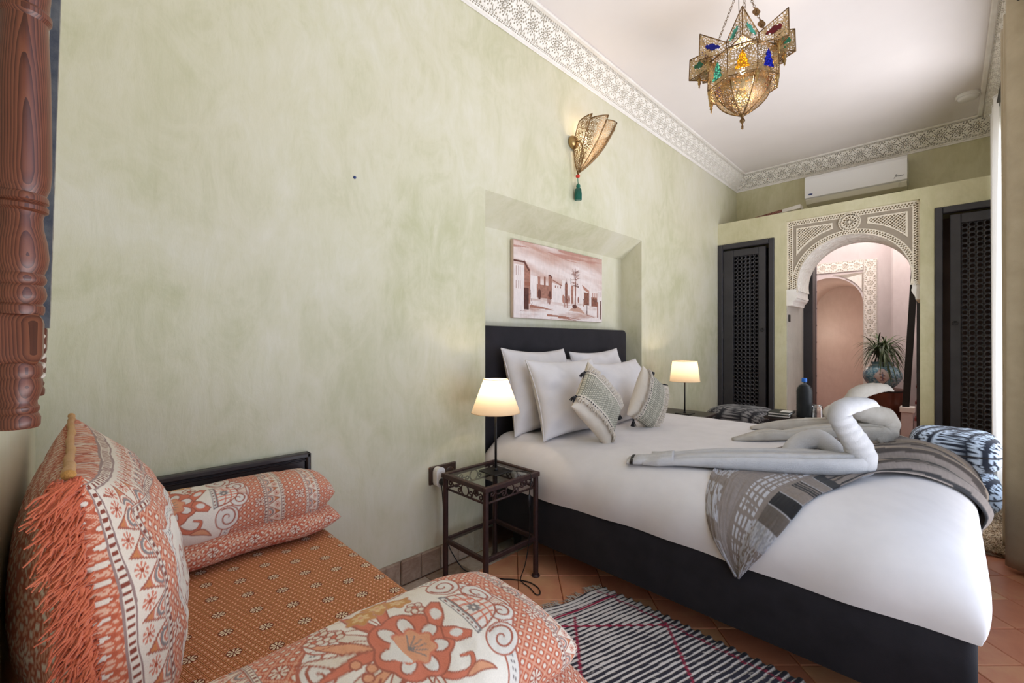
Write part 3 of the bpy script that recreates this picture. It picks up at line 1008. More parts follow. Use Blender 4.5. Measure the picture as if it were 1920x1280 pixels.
# ---- two woven cushions with fringes and tassels
M_CUSH = printcloth('woven_cushion', 700, .9, .5)
M_CREAMF = fabric('cream_cotton', srgb(214, 202, 186), srgb(224, 214, 200), 600, strength=.5)
M_YARN = fabric('black_yarn', srgb(26, 25, 28), srgb(34, 33, 36), 500, strength=.5)
def tassel_cushion(label, o, U, V, seed, half=.178, thick=.070):
    U = unit(U); V = np.asarray(V, float); V = unit(V - U * np.dot(U, V)); N = np.cross(U, V)
    n = 150
    a, b = pillow_geo(half, half, thick, seed, n, n, .08, wr=.006)
    u = np.sin(np.linspace(-PI / 2, PI / 2, n)); UU, VV = np.meshgrid(u, u, indexing='ij')
    p, q = UU * half, VV * half
    cream = np.array(srgb(216, 205, 190)); grey = np.array(srgb(128, 126, 112)); lite = np.array(srgb(206, 200, 182)); blk = np.array(srgb(28, 27, 30))
    col = np.broadcast_to(cream, p.shape + (3,)).copy()
    bw = .095
    band = np.abs(p) < bw - .012
    zz = np.abs((q / .0135) % 1 - .5) * 2
    wv = ((p / .0150) + (np.floor(q / .0100) % 2) * .5) % 1
    inb = band & ((wv > .62) | (np.abs(((q / .0100) % 1) - .5) > .34))
    col[band] = lite; col[inb] = grey
    rope = np.abs(np.abs(p) - bw) < .0038
    col[rope & (((q / .017) % 1) < .68)] = blk
    # raised weave and rope
    relief = (np.abs(np.abs(p) - bw) < .0045) * .003 + inb * .0014
    a = a.copy(); a[..., 2] += relief
    g = Geo(); g.grid(place(a, o, U, V, N), col=col); g.grid(place(b, o, U, V, N)[::4, ::4], flip=True, col=np.broadcast_to(cream * .999, b[::4, ::4].shape))
    th = thing('tasselled_cushion', label, 'cushion', tuple(np.asarray(o) - np.array([0, 0, half])), group='woven cushions on the bed')
    part('cover', g, M_CUSH, th, smooth=True)
    # fringe: two shaggy rows beside the ropes
    fr = Geo(); rs = np.random.RandomState(seed)
    for sgn in (-1, 1):
        for k in range(420):
            i = int(np.clip((np.arcsin(np.clip(sgn * (bw + .006 + .012 * rs.rand()) / half, -1, 1)) / PI + .5) * (n - 1), 0, n - 1))
            j = rs.randint(2, n - 2)
            base = a[i, j]
            tip = base + np.array([sgn * rs.uniform(.014, .034), rs.uniform(-.010, .010), rs.uniform(.004, .014)])
            mid = (base + tip) / 2 + np.array([0, 0, .006])
            fr.tube(place(np.array([base, mid, tip]), o, U, V, N), [.0022, .0020, .0013], 4, caps=False)
    part('fringe', fr, M_CREAMF, th, smooth=True, kind='stuff')
    # tassels at the ends of the ropes
    for sp in (-1, 1):
        for sq_ in (-1, 1):
            tg = Geo()
            root = np.array([sp * bw, sq_ * (half * .985), 0.0])
            tg.add(place(np.array([[0, 0, 0]]), o, U, V, N)[:0], np.zeros((0, 3), int)) if False else None
            r0 = place(root[None], o, U, V, N)[0]
            outd = unit(V * sq_ * .8 + np.array([0, 0, -.9]) + N * .2)
            tg.lathe([(.001, .002), (.006, 0), (.0075, -.006), (.005, -.010)], 10, M=Matrix.Translation(Vector(r0)))
            for k in range(16):
                d = unit(outd + rs.uniform(-.28, .28, 3)); tg.tube([r0 - UP * .005, r0 + d * .022, r0 + d * .044 - UP * .004], [.0036, .0034, .0024], 4)
            part('tassel', tg, M_YARN, th, smooth=True)
    return th
tassel_cushion('woven cushion tilted onto a corner in front of the big white pillow', (2.09, 1.405, .835), RT * .061 + UP * .107 + FW * .115, RT * -.107 + UP * .122 - FW * .06, 31)
tassel_cushion('woven cushion propped upright at the right, nearest the cylindrical lamp', (2.665, 1.40, .80), RT * .103 - UP * .076 + FW * .09, RT * .062 + UP * .145 + FW * .051, 37, half=.172)

# ---- throw blanket laid diagonally across the foot of the bed
def arc_table(r=RH, h=MH):
    d = r * np.linspace(1, 0, 400); z = h * prof_s(d)
    s = np.concatenate([[0], np.cumsum(np.hypot(np.diff(d), np.diff(z)))])
    return s, r - d, h - z
AS, AO, AD = arc_table()
def wrap1(p, start, sign):
    """unrolled coordinate -> (coordinate, drop)"""
    s = (start - p) * sign
    out = np.interp(s, AS, AO); drop = np.interp(s, AS, AD)
    over = np.clip(s - AS[-1], 0, None)
    out = np.where(s <= 0, s, out)
    drop = np.where(s <= 0, 0, drop + over)
    return start - sign * out, drop
def on_bed(p, q, off):
    x, dx = wrap1(p, MX0 + RH, 1.0)
    x2, dx2 = wrap1(p, MX1 - RH, -1.0)
    hi = p > MX1 - RH
    x = np.where(hi, x2, x); dx = np.where(hi, dx2, np.where(p > MX0 + RH, 0, dx))
    x = np.where((p > MX0 + RH) & (p < MX1 - RH), p, x)
    y, dy = wrap1(q, MYF + RH, 1.0)
    a = dx / MH; b = dy / MH
    z = np.where((a < 1) & (b < 1), MZ0 + MH * (1 - np.clip(a, 0, 1)) * (1 - np.clip(b, 0, 1)), MZ0 + MH - dx - dy)
    # outward offset follows the slope
    nx = np.clip(a * 1.4, 0, 1) * np.where(hi, 1, -1); ny = -np.clip(b * 1.4, 0, 1)
    nz = np.sqrt(np.clip(1 - np.maximum(nx ** 2, ny ** 2), .05, 1))
    L = np.sqrt(nx ** 2 + ny ** 2 + nz ** 2)
    hzz = np.clip((z - MZ0) / MH, 0, 1); bulge = np.sin(hzz * PI) ** .8 * .038
    return np.stack([x + nx / L * (off + bulge * .35), y + ny / L * (off + bulge), z + nz / L * off], -1)
Lp = catmull([(1.50, .545), (1.575, .605), (1.70, .665), (1.86, .70), (2.04, .72), (2.30, .68), (2.55, .61), (3.0, .50), (3.36, .40), (3.60, .22), (3.62, .0), (3.58, -.30)], 20)
Rp = catmull([(1.495, .535), (1.555, .495), (1.70, .40), (1.84, .35), (2.0, .31), (2.16, .265), (2.32, .20), (2.46, .11), (2.56, 0.0), (2.62, -.09), (2.655, -.18), (2.68, -.32)], 20)
na, nb = 330, 120
def resample(C, n):
    s = np.concatenate([[0], np.cumsum(np.hypot(*np.diff(C, axis=0).T))]); t = np.linspace(0, s[-1], n)
    return np.c_[np.interp(t, s, C[:, 0]), np.interp(t, s, C[:, 1])]
Lr, Rr = resample(Lp, na), resample(Rp, na)
bb = np.linspace(0, 1, nb)
PQ = Rr[:, None, :] * (1 - bb)[None, :, None] + Lr[:, None, :] * bb[None, :, None]
A, B = np.meshgrid(np.linspace(0, 1, na), bb, indexing='ij')
far = sstep(.35, .6, A); near = 1 - sstep(.12, .34, A)
fold = far * (.016 * np.sin(B * 17 + A * 2.0 + 1.2 * np.sin(A * 6)) + .010 * np.sin(B * 41 - A * 3 + 1.5 * np.sin(A * 9)) + .012)
fold += near * (.010 * np.sin(B * 9 + A * 8) + .006 * fbm(A * 30, B * 14, 4)) + .004 * fbm(A * 24, B * 60, 6)
fold += .012 * np.exp(-((B - 1) / .05) ** 2) * (A > .14)
off = .010 + np.clip(fold, -.004, .1)
TP = on_bed(PQ[..., 0], PQ[..., 1], off)
# print: b from the edge that faces the foot
taupe = np.array(srgb(128, 118, 112)); silver = np.array(srgb(178, 178, 184)); blk = np.array(srgb(30, 30, 34)); dark = np.array(srgb(66, 58, 54)); sand = np.array(srgb(142, 128, 114))
tc = np.broadcast_to(taupe, A.shape + (3,)).copy()
Lm = A * 2.35
W = B
farm = A > .40
st = (W * 7.2 + .12 * np.sin(A * 8)) % 1
tc[(st < .16)] = np.where(farm[(st < .16)][:, None], blk, tc[(st < .16)])
st2 = (W * 7.2 + .12 * np.sin(A * 8) + .5) % 1
m_ = farm & (st2 < .34); tc[m_] = dark
m_ = farm & (st > .70) & (st < .84); tc[m_] = sand
nr = ~farm
# silver dashes in rows
rows = nr & (W > .30) & (W < .52) & ((((W - .30) / .055) % 1) < .52) & (((Lm / .062) % 1) < .78) & (vnoise(Lm * 160, W * 8, 2) > .32)
tc[rows] = silver
shim = nr & (W > .74) & (vnoise(Lm * 60, W * 70, 8) > .42) & (((Lm / .19) % 1) < .7); tc[shim] = silver * .9
# border of blocks
bd = nr & (W < .25)
blk_i = np.floor(Lm / .105).astype(int)
for k, c in ((2, silver * .62), (3, taupe * .55), (4, blk), (5, taupe), (6, taupe * .9), (7, taupe), (8, blk), (9, dark)):
    tc[bd & (blk_i == k)] = c
bars = bd & (blk_i == 6) & ((((Lm / .105) % 1) * 4 % 1) < .6) & (((Lm / .105) % 1) < .98); tc[bars] = blk
shim2 = nr & (W < .30) & (blk_i < 3) & (vnoise(Lm * 70, W * 60, 5) > .5); tc[shim2] = silver * .85
ln = bd & (((Lm / .105) % 1) < .05); tc[ln] = silver * .8
tc *= (0.9 + .22 * vnoise(A * 700, B * 40, 3))[..., None]
M_THROW = printcloth('throw_weave', 600, .75, .5)
th = thing('throw_blanket', 'grey and black striped throw draped diagonally over the foot of the bed', 'throw', (2.3, .25, .32))
g = Geo(); g.grid(TP, col=tc)
o = part('cloth', g, M_THROW, th, smooth=True); solid(o, .005, -1)
fg = Geo(); rs = np.random.RandomState(4)
for k in range(0, nb, 2):
    p = TP[-1, k]; fg.tube([p, p + np.array([rs.uniform(-.006, .006), rs.uniform(-.008, .004), -.018]), p + np.array([rs.uniform(-.012, .012), rs.uniform(-.012, .004), -.042])], [.0022, .002, .001], 4, caps=False)
part('fringe', fg, M_YARN, th, smooth=True, kind='stuff')

# ---- towels folded into two swans
M_TOWEL = NM('white_terry', .95, 0, .15)
_v = M_TOWEL.coord('Object'); M_TOWEL.base(M_TOWEL.ramp(M_TOWEL.noise(_v, 20, 4), [(.3, srgb(232, 230, 230)), (.7, srgb(242, 240, 240))])); M_TOWEL.bump(M_TOWEL.noise(_v, 260, 4, .8), 1.0, .008); M_TOWEL = M_TOWEL.m
M_TOWEL2 = NM('cream_terry', .95, 0, .15)
_v = M_TOWEL2.coord('Object'); M_TOWEL2.base(M_TOWEL2.ramp(M_TOWEL2.noise(_v, 20, 4), [(.3, srgb(216, 208, 196)), (.7, srgb(230, 224, 214))])); M_TOWEL2.bump(M_TOWEL2.noise(_v, 260, 4, .8), 1.0, .008); M_TOWEL2 = M_TOWEL2.m
def at(px, py, s):
    """point seen at a place of the photograph, s = X + Y of that point (its distance)"""
    t = (px - 960.0) / 820.0 * s
    return np.array([(s + t) / 2, (s - t) / 2, CAM_H - (py - 640.0) * s / (820 * math.sqrt(2))])
def rope(pts, rad, n=8, flat=1.0, ridge=0.0, seg=16, period=.045, sub=8):
    C = catmull(pts, sub); m = len(C)
    R = np.interp(np.linspace(0, 1, m), np.linspace(0, 1, len(rad)), rad)
    if ridge:
        s = np.concatenate([[0], np.cumsum(np.linalg.norm(np.diff(C, axis=0), axis=1))])
        R = R * (1 + ridge * np.sin(s / period * 2 * PI))
    g = Geo(); g.tube(C, R, seg, flat=flat); return g
def folded_strip(path, widths, thick, wav=.004, n=9, seed=0):
    """flat towel strip: path centre line, half widths across (horizontal), soft section"""
    C = catmull(path, 8); m = len(C)
    Wd = np.interp(np.linspace(0, 1, m), np.linspace(0, 1, len(widths)), widths)
    Th = np.interp(np.linspace(0, 1, m), np.linspace(0, 1, len(thick)), thick)
    T = np.gradient(C, axis=0); T /= np.linalg.norm(T, axis=1)[:, None]
    S = np.cross(T, UP); S /= np.linalg.norm(S, axis=1)[:, None]
    k = 56; ang = np.arange(k) / k * 2 * PI
    ca = np.sign(np.cos(ang)) * np.abs(np.cos(ang)) ** .7; sa = np.sign(np.sin(ang)) * np.abs(np.sin(ang)) ** .8
    P = C[:, None, :] + S[:, None, :] * (Wd[:, None] * ca)[..., None]
    zz = Th[:, None] * sa
    P = P + zz[..., None] * UP
    sgn_c = np.cos(ang)
    for q_, d_, w_ in ((.45, .55, .10), (-.25, .40, .08), (-.7, .35, .07)):
        q_ = q_ + .12 * np.sin(seed + q_ * 9)
        P[..., 2] -= Th[:, None] * d_ * np.exp(-((sgn_c - q_) / w_) ** 2)[None] * (sa > 0)[None]
    nz = fbm(np.linspace(0, 1, m)[:, None] * 14 + seed, ang[None] * 1.3, seed, 3)
    P[..., 2] += nz * wav * 2 * np.clip(sa, 0, 1)[None]
    g = Geo(); g.grid(P, wv=True); off = 0
    g.f.append(np.array([list(range(k))])); g.f.append(np.array([[(m - 1) * k + q for q in range(k)][::-1]]))
    return g
def zb(x, y, up=0.0):
    return np.array([x, y, float(bed_z(x, y)) + up])

# front swan
sw = thing('towel_swan', 'bright white towel swan lying nearest the bed edge, dark striped tail hem', 'folded towel', (2.1, .6, .62), group='towel swans on the bed')
def body(pts, w, t, nm, mat, par, seed):
    path = [zb(x, y, up) for x, y, up in pts]
    part(nm, folded_strip(path, w, t, seed=seed), mat, par, smooth=True)
body([(1.875, 1.0, .012), (1.90, .92, .018), (1.95, .82, .030), (2.04, .66, .038), (2.16, .48, .042), (2.25, .35, .046), (2.31, .28, .048), (2.345, .245, .05)], [.050, .054, .056, .062, .064, .062, .056, .03], [.010, .014, .024, .034, .040, .044, .044, .028], 'front_fold', M_TOWEL, sw, 2)
body([(1.98, 1.02, .012), (2.05, .90, .02), (2.14, .78, .030), (2.24, .62, .036), (2.34, .46, .04), (2.42, .32, .04)], [.026, .030, .036, .045, .05, .04], [.010, .014, .022, .030, .034, .026], 'rear_fold', M_TOWEL, sw, 5)
# cuffs of the tail
body([(1.872, 1.01, .012), (1.90, .945, .020), (1.925, .885, .03)], [.052, .068, .060], [.016, .026, .030], 'tail_cuff', M_TOWEL, sw, 9)
body([(1.850, 1.075, .008), (1.868, 1.03, .014), (1.89, .975, .016)], [.056, .060, .052], [.010, .018, .018], 'tail_tip', M_TOWEL, sw, 11)
g = folded_strip([zb(1.8535, 1.060, .0125), zb(1.859, 1.047, .0145)], [.0590, .0605], [.0140, .0165]); part('dark_hem', g, M_BLACK, sw, smooth=True, label='black woven stripe along the towel hem')
# rolled back fold
S1 = 2.86
roll = [at(1585, 850, 2.80), at(1560, 838, 2.83), at(1542, 826, 2.86), at(1528, 822, 2.88), at(1505, 828, 2.90), at(1487, 842, 2.90), at(1485, 858, 2.88), at(1500, 864, 2.84), at(1530, 862, 2.80)]
part('rolled_wing', rope(roll, [.030, .040, .044, .044, .043, .042, .040, .034, .026], seg=18), M_TOWEL, sw, smooth=True)
neck = [at(1592, 880, 2.62), at(1612, 864, 2.60), at(1610, 840, 2.60), at(1594, 813, 2.60), at(1581, 793, 2.60), at(1573, 776, 2.60), at(1585, 763, 2.60), at(1612, 757, 2.60), at(1634, 756, 2.60), at(1649, 762, 2.60)]
part('neck', rope(neck, [.058, .060, .052, .046, .044, .042, .038, .030, .018, .003], ridge=.035, period=.036, seg=20), M_TOWEL, sw, smooth=True)

# rear swan, ribbed towel
sw2 = thing('towel_swan', 'cream ribbed towel swan at the back, farther across the bed', 'folded towel', (2.95, .6, .62), group='towel swans on the bed')
def laid(px, w, t, nm, mat, par, seed):
    path = []
    for x, y, q, up in px:
        p = at(x, y, q); path.append(zb(p[0], p[1], up))
    part(nm, folded_strip(path, w, t, seed=seed), mat, par, smooth=True)
laid([(1374, 822, 3.50, .008), (1405, 822, 3.50, .022), (1440, 821, 3.50, .034), (1470, 818, 3.50, .030), (1520, 814, 3.49, .042), (1580, 812, 3.48, .050), (1625, 812, 3.46, .052), (1655, 810, 3.45, .052)], [.016, .040, .050, .036, .058, .066, .066, .045], [.008, .020, .032, .026, .042, .050, .052, .036], 'front_fold', M_TOWEL2, sw2, 21)
laid([(1408, 795, 3.95, .010), (1440, 797, 3.92, .024), (1490, 800, 3.86, .038), (1550, 800, 3.78, .048), (1610, 800, 3.68, .052), (1640, 800, 3.62, .05)], [.022, .034, .045, .055, .06, .04], [.008, .024, .038, .048, .052, .04], 'rear_fold', M_TOWEL2, sw2, 24)
neck2 = [at(1628, 825, 3.46), at(1655, 806, 3.48), at(1656, 786, 3.48), at(1630, 776, 3.48), at(1606, 768, 3.48), at(1600, 752, 3.48), at(1610, 737, 3.48), at(1633, 729, 3.48), at(1660, 727, 3.48), at(1676, 733, 3.48)]
part('neck', rope(neck2, [.066, .070, .066, .058, .050, .044, .040, .034, .022, .003], ridge=.045, period=.035, seg=20), M_TOWEL2, sw2, smooth=True)
g = rope([at(1560, 782, 3.6), at(1556, 772, 3.62), at(1572, 768, 3.62), at(1604, 776, 3.6), at(1640, 800, 3.6)], [.03, .034, .036, .036, .03]); part('rolled_wing', g, M_TOWEL2, sw2, smooth=True)
# ================================================================== PRINTED TEXTILES
def rgb(*c): return np.array(srgb(*c))
CREAM, TERRA, RUST, ROSE, OCHRE, STEEL, BROWN = rgb(226, 214, 198), rgb(196, 104, 74), rgb(166, 78, 54), rgb(204, 124, 100), rgb(204, 148, 88), rgb(136, 128, 126), rgb(132, 66, 52)
PALE = rgb(222, 176, 150)

class Ink:
    """paints flat colours on a field of points (x, y in metres)"""
    def __init__(s, x, y, ground):
        s.x = x; s.y = y; s.c = np.broadcast_to(ground, x.shape + (3,)).copy() if np.ndim(ground) == 1 else ground.copy()
    def mask(s, m, col): s.c[m] = col
    def box(s, lo, hi, pad):
        return (s.x > lo[0] - pad) & (s.x < hi[0] + pad) & (s.y > lo[1] - pad) & (s.y < hi[1] + pad)
    def stroke(s, pts, w, col, closed=False):
        pts = np.asarray(pts, float)
        w = np.full(len(pts), w) if np.isscalar(w) else np.interp(np.linspace(0, 1, len(pts)), np.linspace(0, 1, len(w)), w)
        sel = np.where(s.box(pts.min(0), pts.max(0), w.max()))
        if len(sel[0]) == 0: return
        X, Y = s.x[sel], s.y[sel]; hit = np.zeros(len(X), bool)
        n = len(pts)
        for i in range(n if closed else n - 1):
            a, b = pts[i], pts[(i + 1) % n]; d = b - a; L = d @ d + 1e-12
            t = np.clip(((X - a[0]) * d[0] + (Y - a[1]) * d[1]) / L, 0, 1)
            q = (X - a[0] - t * d[0]) ** 2 + (Y - a[1] - t * d[1]) ** 2
            ww = (w[i] + (w[(i + 1) % n] - w[i]) * t) / 2
            hit |= q < ww * ww
        s.c[tuple(k[hit] for k in sel)] = col
    def fill(s, pts, col, edge=None, ew=.003):
        pts = np.asarray(pts, float)
        sel = np.where(s.box(pts.min(0), pts.max(0), .001))
        if len(sel[0]):
            X, Y = s.x[sel], s.y[sel]; ins = np.zeros(len(X), bool)
            n = len(pts)
            for i in range(n):
                a, b = pts[i], pts[(i + 1) % n]
                cr = (a[1] > Y) != (b[1] > Y)
                with np.errstate(divide='ignore', invalid='ignore'):
                    xx = (b[0] - a[0]) * (Y - a[1]) / (b[1] - a[1] + 1e-15) + a[0]
                ins ^= cr & (X < xx)
            s.c[tuple(k[ins] for k in sel)] = col
        if edge is not None: s.stroke(pts, ew, edge, True)
    def ell(s, cx, cy, a, b, col, rot=0.0, edge=None, ew=.003):
        t = np.linspace(0, 2 * PI, 26)[:-1]; c, q = math.cos(rot), math.sin(rot)
        P = np.c_[cx + a * np.cos(t) * c - b * np.sin(t) * q, cy + a * np.cos(t) * q + b * np.sin(t) * c]
        s.fill(P, col, edge, ew)
    def flower(s, cx, cy, r, n, petal, core, edge=None, rot=0.0, slim=.32):
        for k in range(n):
            t = rot + 2 * PI * k / n
            s.ell(cx + math.cos(t) * r * .6, cy + math.sin(t) * r * .6, r * .45, r * slim, petal, t, edge, .0026)
        s.ell(cx, cy, r * .28, r * .28, core, 0, edge, .0026)
def spiral(cx, cy, r, turns, a0, sgn=1, n=44):
    t = np.linspace(0, 1, n); a = a0 + sgn * turns * 2 * PI * t; rr = r * (1 - .86 * t)
    return np.c_[cx + rr * np.cos(a), cy + rr * np.sin(a)]
def leaf(x0, y0, x1, y1, w, bend=0.0, n=14):
    a = np.array([x0, y0]); b = np.array([x1, y1]); d = b - a; p = np.array([-d[1], d[0]]) / np.linalg.norm(d)
    t = np.linspace(0, 1, n)[:, None]; c = a + d * t + p * bend * np.sin(t * PI); h = w * np.sin(t * PI) ** .8 * (1 - .35 * t)
    return np.concatenate([c + p * h, (c - p * h)[::-1]])

def dots_ground(ink, x, y, pitch=.024, ground=TERRA):
    ink.c[...] = ground
    u = (x + y) / pitch; v = (x - y) / pitch
    fu = np.abs((u % 1) - .5); fv = np.abs((v % 1) - .5)
    ln = (np.abs(fu - .44) < .035) | (np.abs(fv - .44) < .035)
    ink.c[ln] = PALE
    r = np.hypot((u % 1) - .5, (v % 1) - .5)
    ink.c[(r < .34)] = RUST * .55 + TERRA * .45
    ink.c[(r < .23)] = CREAM
    # scattered daisies
    P = pitch * 5
    gx = np.floor(x / P + .5 * (np.floor(y / P) % 2)); 
    cx = (gx + .5 - .5 * (np.floor(y / P) % 2)) * P; cy = (np.floor(y / P) + .5) * P
    rr = np.hypot(x - cx, y - cy); aa = np.arctan2(y - cy, x - cx)
    ink.c[rr < .015] = RUST
    ink.c[(rr < .0135) & (rr > .003) & (np.abs(((aa / (2 * PI) * 8) % 1) - .5) < .30)] = CREAM
def band(ink, m, e, l):
    """ornamental band: m where, e 0..1 across, l metres along"""
    c = ink.c
    c[m] = CREAM
    for lo, hi in ((0.0, .16), (.84, 1.0)):
        k = m & (e > lo) & (e < hi)
        tick = (np.abs(((l / .010) % 1) - .5) < .22) & (np.abs(e - (lo + hi) / 2) < .045)
        c[k & tick] = BROWN
        for q in (lo + .012, hi - .012):
            c[m & (np.abs(e - q) < .016)] = STEEL * .8 + ROSE * .2
    P = .040
    f = (l / P) % 1; ee = (e - .18) / .64
    ok = m & (ee > 0) & (ee < 1)
    tri = ok & (np.abs(f - .5) * 2 < 1.0 - ee * 1.05)
    inner = ok & (np.abs(f - .5) * 2 < .86 - ee * 1.05) & (ee > .04)
    c[tri] = BROWN * .6 + ROSE * .4
    arc = np.hypot((f - .5) * 1.15, ee * .9)
    c[inner] = ROSE
    c[inner & (np.abs(((arc / .17) % 1) - .5) < .22)] = CREAM
    c[inner & (arc > .26) & (arc < .36)] = STEEL
    c[inner & (arc > .52)] = OCHRE * .5 + TERRA * .5
    # daisies between the points
    g0 = ((l / P + .5) % 1 - .5) * P; g1 = (ee - .70) * .045
    rr = np.hypot(g0, g1); aa = np.arctan2(g1, g0)
    fl = ok & (rr < .0105)
    c[fl & (np.abs(((aa / (2 * PI) * 9) % 1) - .5) < .26)] = ROSE
    c[fl & (rr < .003)] = RUST

def scrolls(ink, sd, x, y, along):
    """ribbon along a cartouche: sd signed distance (negative inside)"""
    c = ink.c
    rib = (sd > -.030) & (sd < 0)
    c[rib] = rgb(226, 220, 212)
    tk = rib & (np.abs(sd + .015) < .006) & (((along / .012) % 1) < .45) & (np.abs(np.abs(sd + .015) - .003) < .0018)
    c[tk] = STEEL
    c[np.abs(sd) < .0022] = ROSE * .6 + BROWN * .4
    c[np.abs(sd + .030) < .0022] = ROSE * .6 + BROWN * .4
def curl(ink, cx, cy, r, a0, sgn):
    ink.ell(cx, cy, r * 1.12, r * 1.12, rgb(226, 220, 212), 0, ROSE * .6 + BROWN * .4, .0036)
    ink.stroke(spiral(cx, cy, r * .95, 1.35, a0, sgn), [.0050, .0032], BROWN * .55 + ROSE * .45)

def medallion(ink, F=None):
    """bouquet: x runs up the bouquet, y across"""
    OUT = BROWN * .55 + ROSE * .45; SAL = rgb(212, 124, 98); PEA = rgb(222, 160, 124)
    f = ink
    # sweeping leaves
    for x1, y1, b, w, col in ((-.135, .10, .02, .014, PEA), (-.16, .055, .012, .012, CREAM), (-.165, .01, -.006, .011, SAL), (-.10, .13, .02, .012, CREAM), (-.05, .155, .012, .012, SAL), (-.12, -.075, -.02, .014, PEA), (-.085, -.115, -.016, .012, CREAM), (-.145, -.035, -.01, .010, CREAM), (.045, .15, .015, .012, SAL), (-.02, -.155, .01, .012, CREAM)):
        f.fill(leaf(-.01, .01 if y1 > 0 else -.01, x1, y1, w, b), col, OUT, .0028)
    for x1, y1 in ((-.15, .075), (-.12, .115), (-.07, .14), (-.10, -.10)):
        f.stroke(catmull([(-.01, 0), (x1 * .5 + .01, y1 * .6), (x1, y1)], 6), [.003, .0015], OUT)
    # curling stems on the open side
    f.stroke(catmull([(.0, -.05), (.02, -.085), (.055, -.095), (.07, -.075), (.052, -.066)], 8), [.016, .014, .010, .006], OUT)
    f.stroke(catmull([(.0, -.05), (.02, -.085), (.055, -.095), (.07, -.075), (.052, -.066)], 8), [.011, .009, .006, .003], SAL)
    f.fill(leaf(.04, -.10, .098, -.125, .010, .01), PEA, OUT, .003)
    f.fill(leaf(-.005, -.07, -.055, -.125, .011, .012), CREAM, OUT, .003)
    f.stroke(catmull([(-.03, -.04), (-.065, -.06), (-.085, -.045), (-.075, -.03)], 8), [.010, .004], OUT)
    # berries and little five-petalled flowers
    for cx, cy in ((-.075, -.005), (-.092, .012), (-.088, -.018)):
        f.ell(cx, cy, .0085, .0085, PEA, 0, OUT, .003)
    for cx, cy in ((-.085, .085), (-.115, .095), (-.10, .118), (.055, .055), (.062, .032)):
        f.flower(cx, cy, .017, 5, CREAM, SAL, OUT, .4, .42)
    # fruit / ochre blossoms near the edge
    for cx, cy, r in ((.01, .115, .030), (-.03, .10, .026), (.045, .10, .024)):
        t = np.linspace(0, 2 * PI, 40)[:-1]; rr = r * (1 + .16 * np.sin(t * 6))
        f.fill(np.c_[cx + rr * np.cos(t), cy + rr * np.sin(t)], OCHRE, PEA * .8, .0025)
        f.flower(cx, cy, r * .62, 6, rgb(224, 190, 140), PEA, None, .2, .28)
    # peony
    t = np.linspace(0, 2 * PI, 70)[:-1]
    rr = .062 * (1 + .13 * np.abs(np.sin(t * 3.5)) - .04)
    f.fill(np.c_[.0 + rr * np.cos(t), -.005 + rr * np.sin(t)], SAL, OUT, .0035)
    for k, a in enumerate(np.linspace(.3, 2 * PI + .3, 8)[:-1]):
        f.ell(.040 * math.cos(a), -.005 + .040 * math.sin(a), .017, .012, rgb(230, 224, 216), a, OUT, .003)
    rr = .033 * (1 + .12 * np.sin(t * 7)); f.fill(np.c_[rr * np.cos(t), -.005 + rr * np.sin(t)], PEA, SAL, .003)
    for a in np.linspace(-1.0, 1.0, 6): f.stroke([(-.012, -.005), (-.012 + .03 * math.cos(a), -.005 + .03 * math.sin(a))], .0022, STEEL)
    f.fill(leaf(-.02, -.03, -.02, .025, .012, .012), rgb(230, 224, 216), None)
    # butterfly petals above the peony
    for sy in (-1, 1):
        f.fill(np.array([(.058, 0), (.075, sy * .012), (.098, sy * .040), (.088, sy * .050), (.062, sy * .040), (.048, sy * .020)]), SAL, OUT, .003)
        f.ell(.072, sy * .026, .012, .008, rgb(230, 224, 216), sy * .5)
    # cage-like dome
    t = np.linspace(-PI / 2, PI / 2, 24)
    dome = np.c_[.118 + .062 * np.cos(t), .045 * np.sin(t)]
    f.fill(dome, rgb(230, 222, 212), OUT, .004)
    for yy in (-.028, -.012, .004, .02, .034): f.stroke([(.118, yy), (.118 + .060 * math.cos(math.asin(min(1, abs(yy) / .046))), yy * .75)], .0042, SAL)
    for xx in (.135, .152): f.stroke(np.c_[xx + .008 * np.cos(t), .040 * np.sin(t) * (1 if xx < .14 else .82)], .0035, SAL)
    f.flower(.140, .004, .013, 8, STEEL, CREAM, None, 0, .25)
    f.fill(np.array([(.104, -.052), (.118, -.048), (.118, .048), (.104, .052)]), STEEL, None)
    f.fill(np.array([(.106, -.046), (.114, -.044), (.114, .044), (.106, .046)]), rgb(226, 220, 212), None)
    for yy in np.linspace(-.038, .038, 7): f.ell(.110, yy, .0022, .003, BROWN)
    f.fill(np.array([(.180, -.006), (.205, -.018), (.205, .018), (.180, .006)]), rgb(226, 214, 200), OUT, .003)
    for yy in (-.008, 0, .008): f.stroke([(.184, yy * .4), (.203, yy * 1.4)], .0018, ROSE)

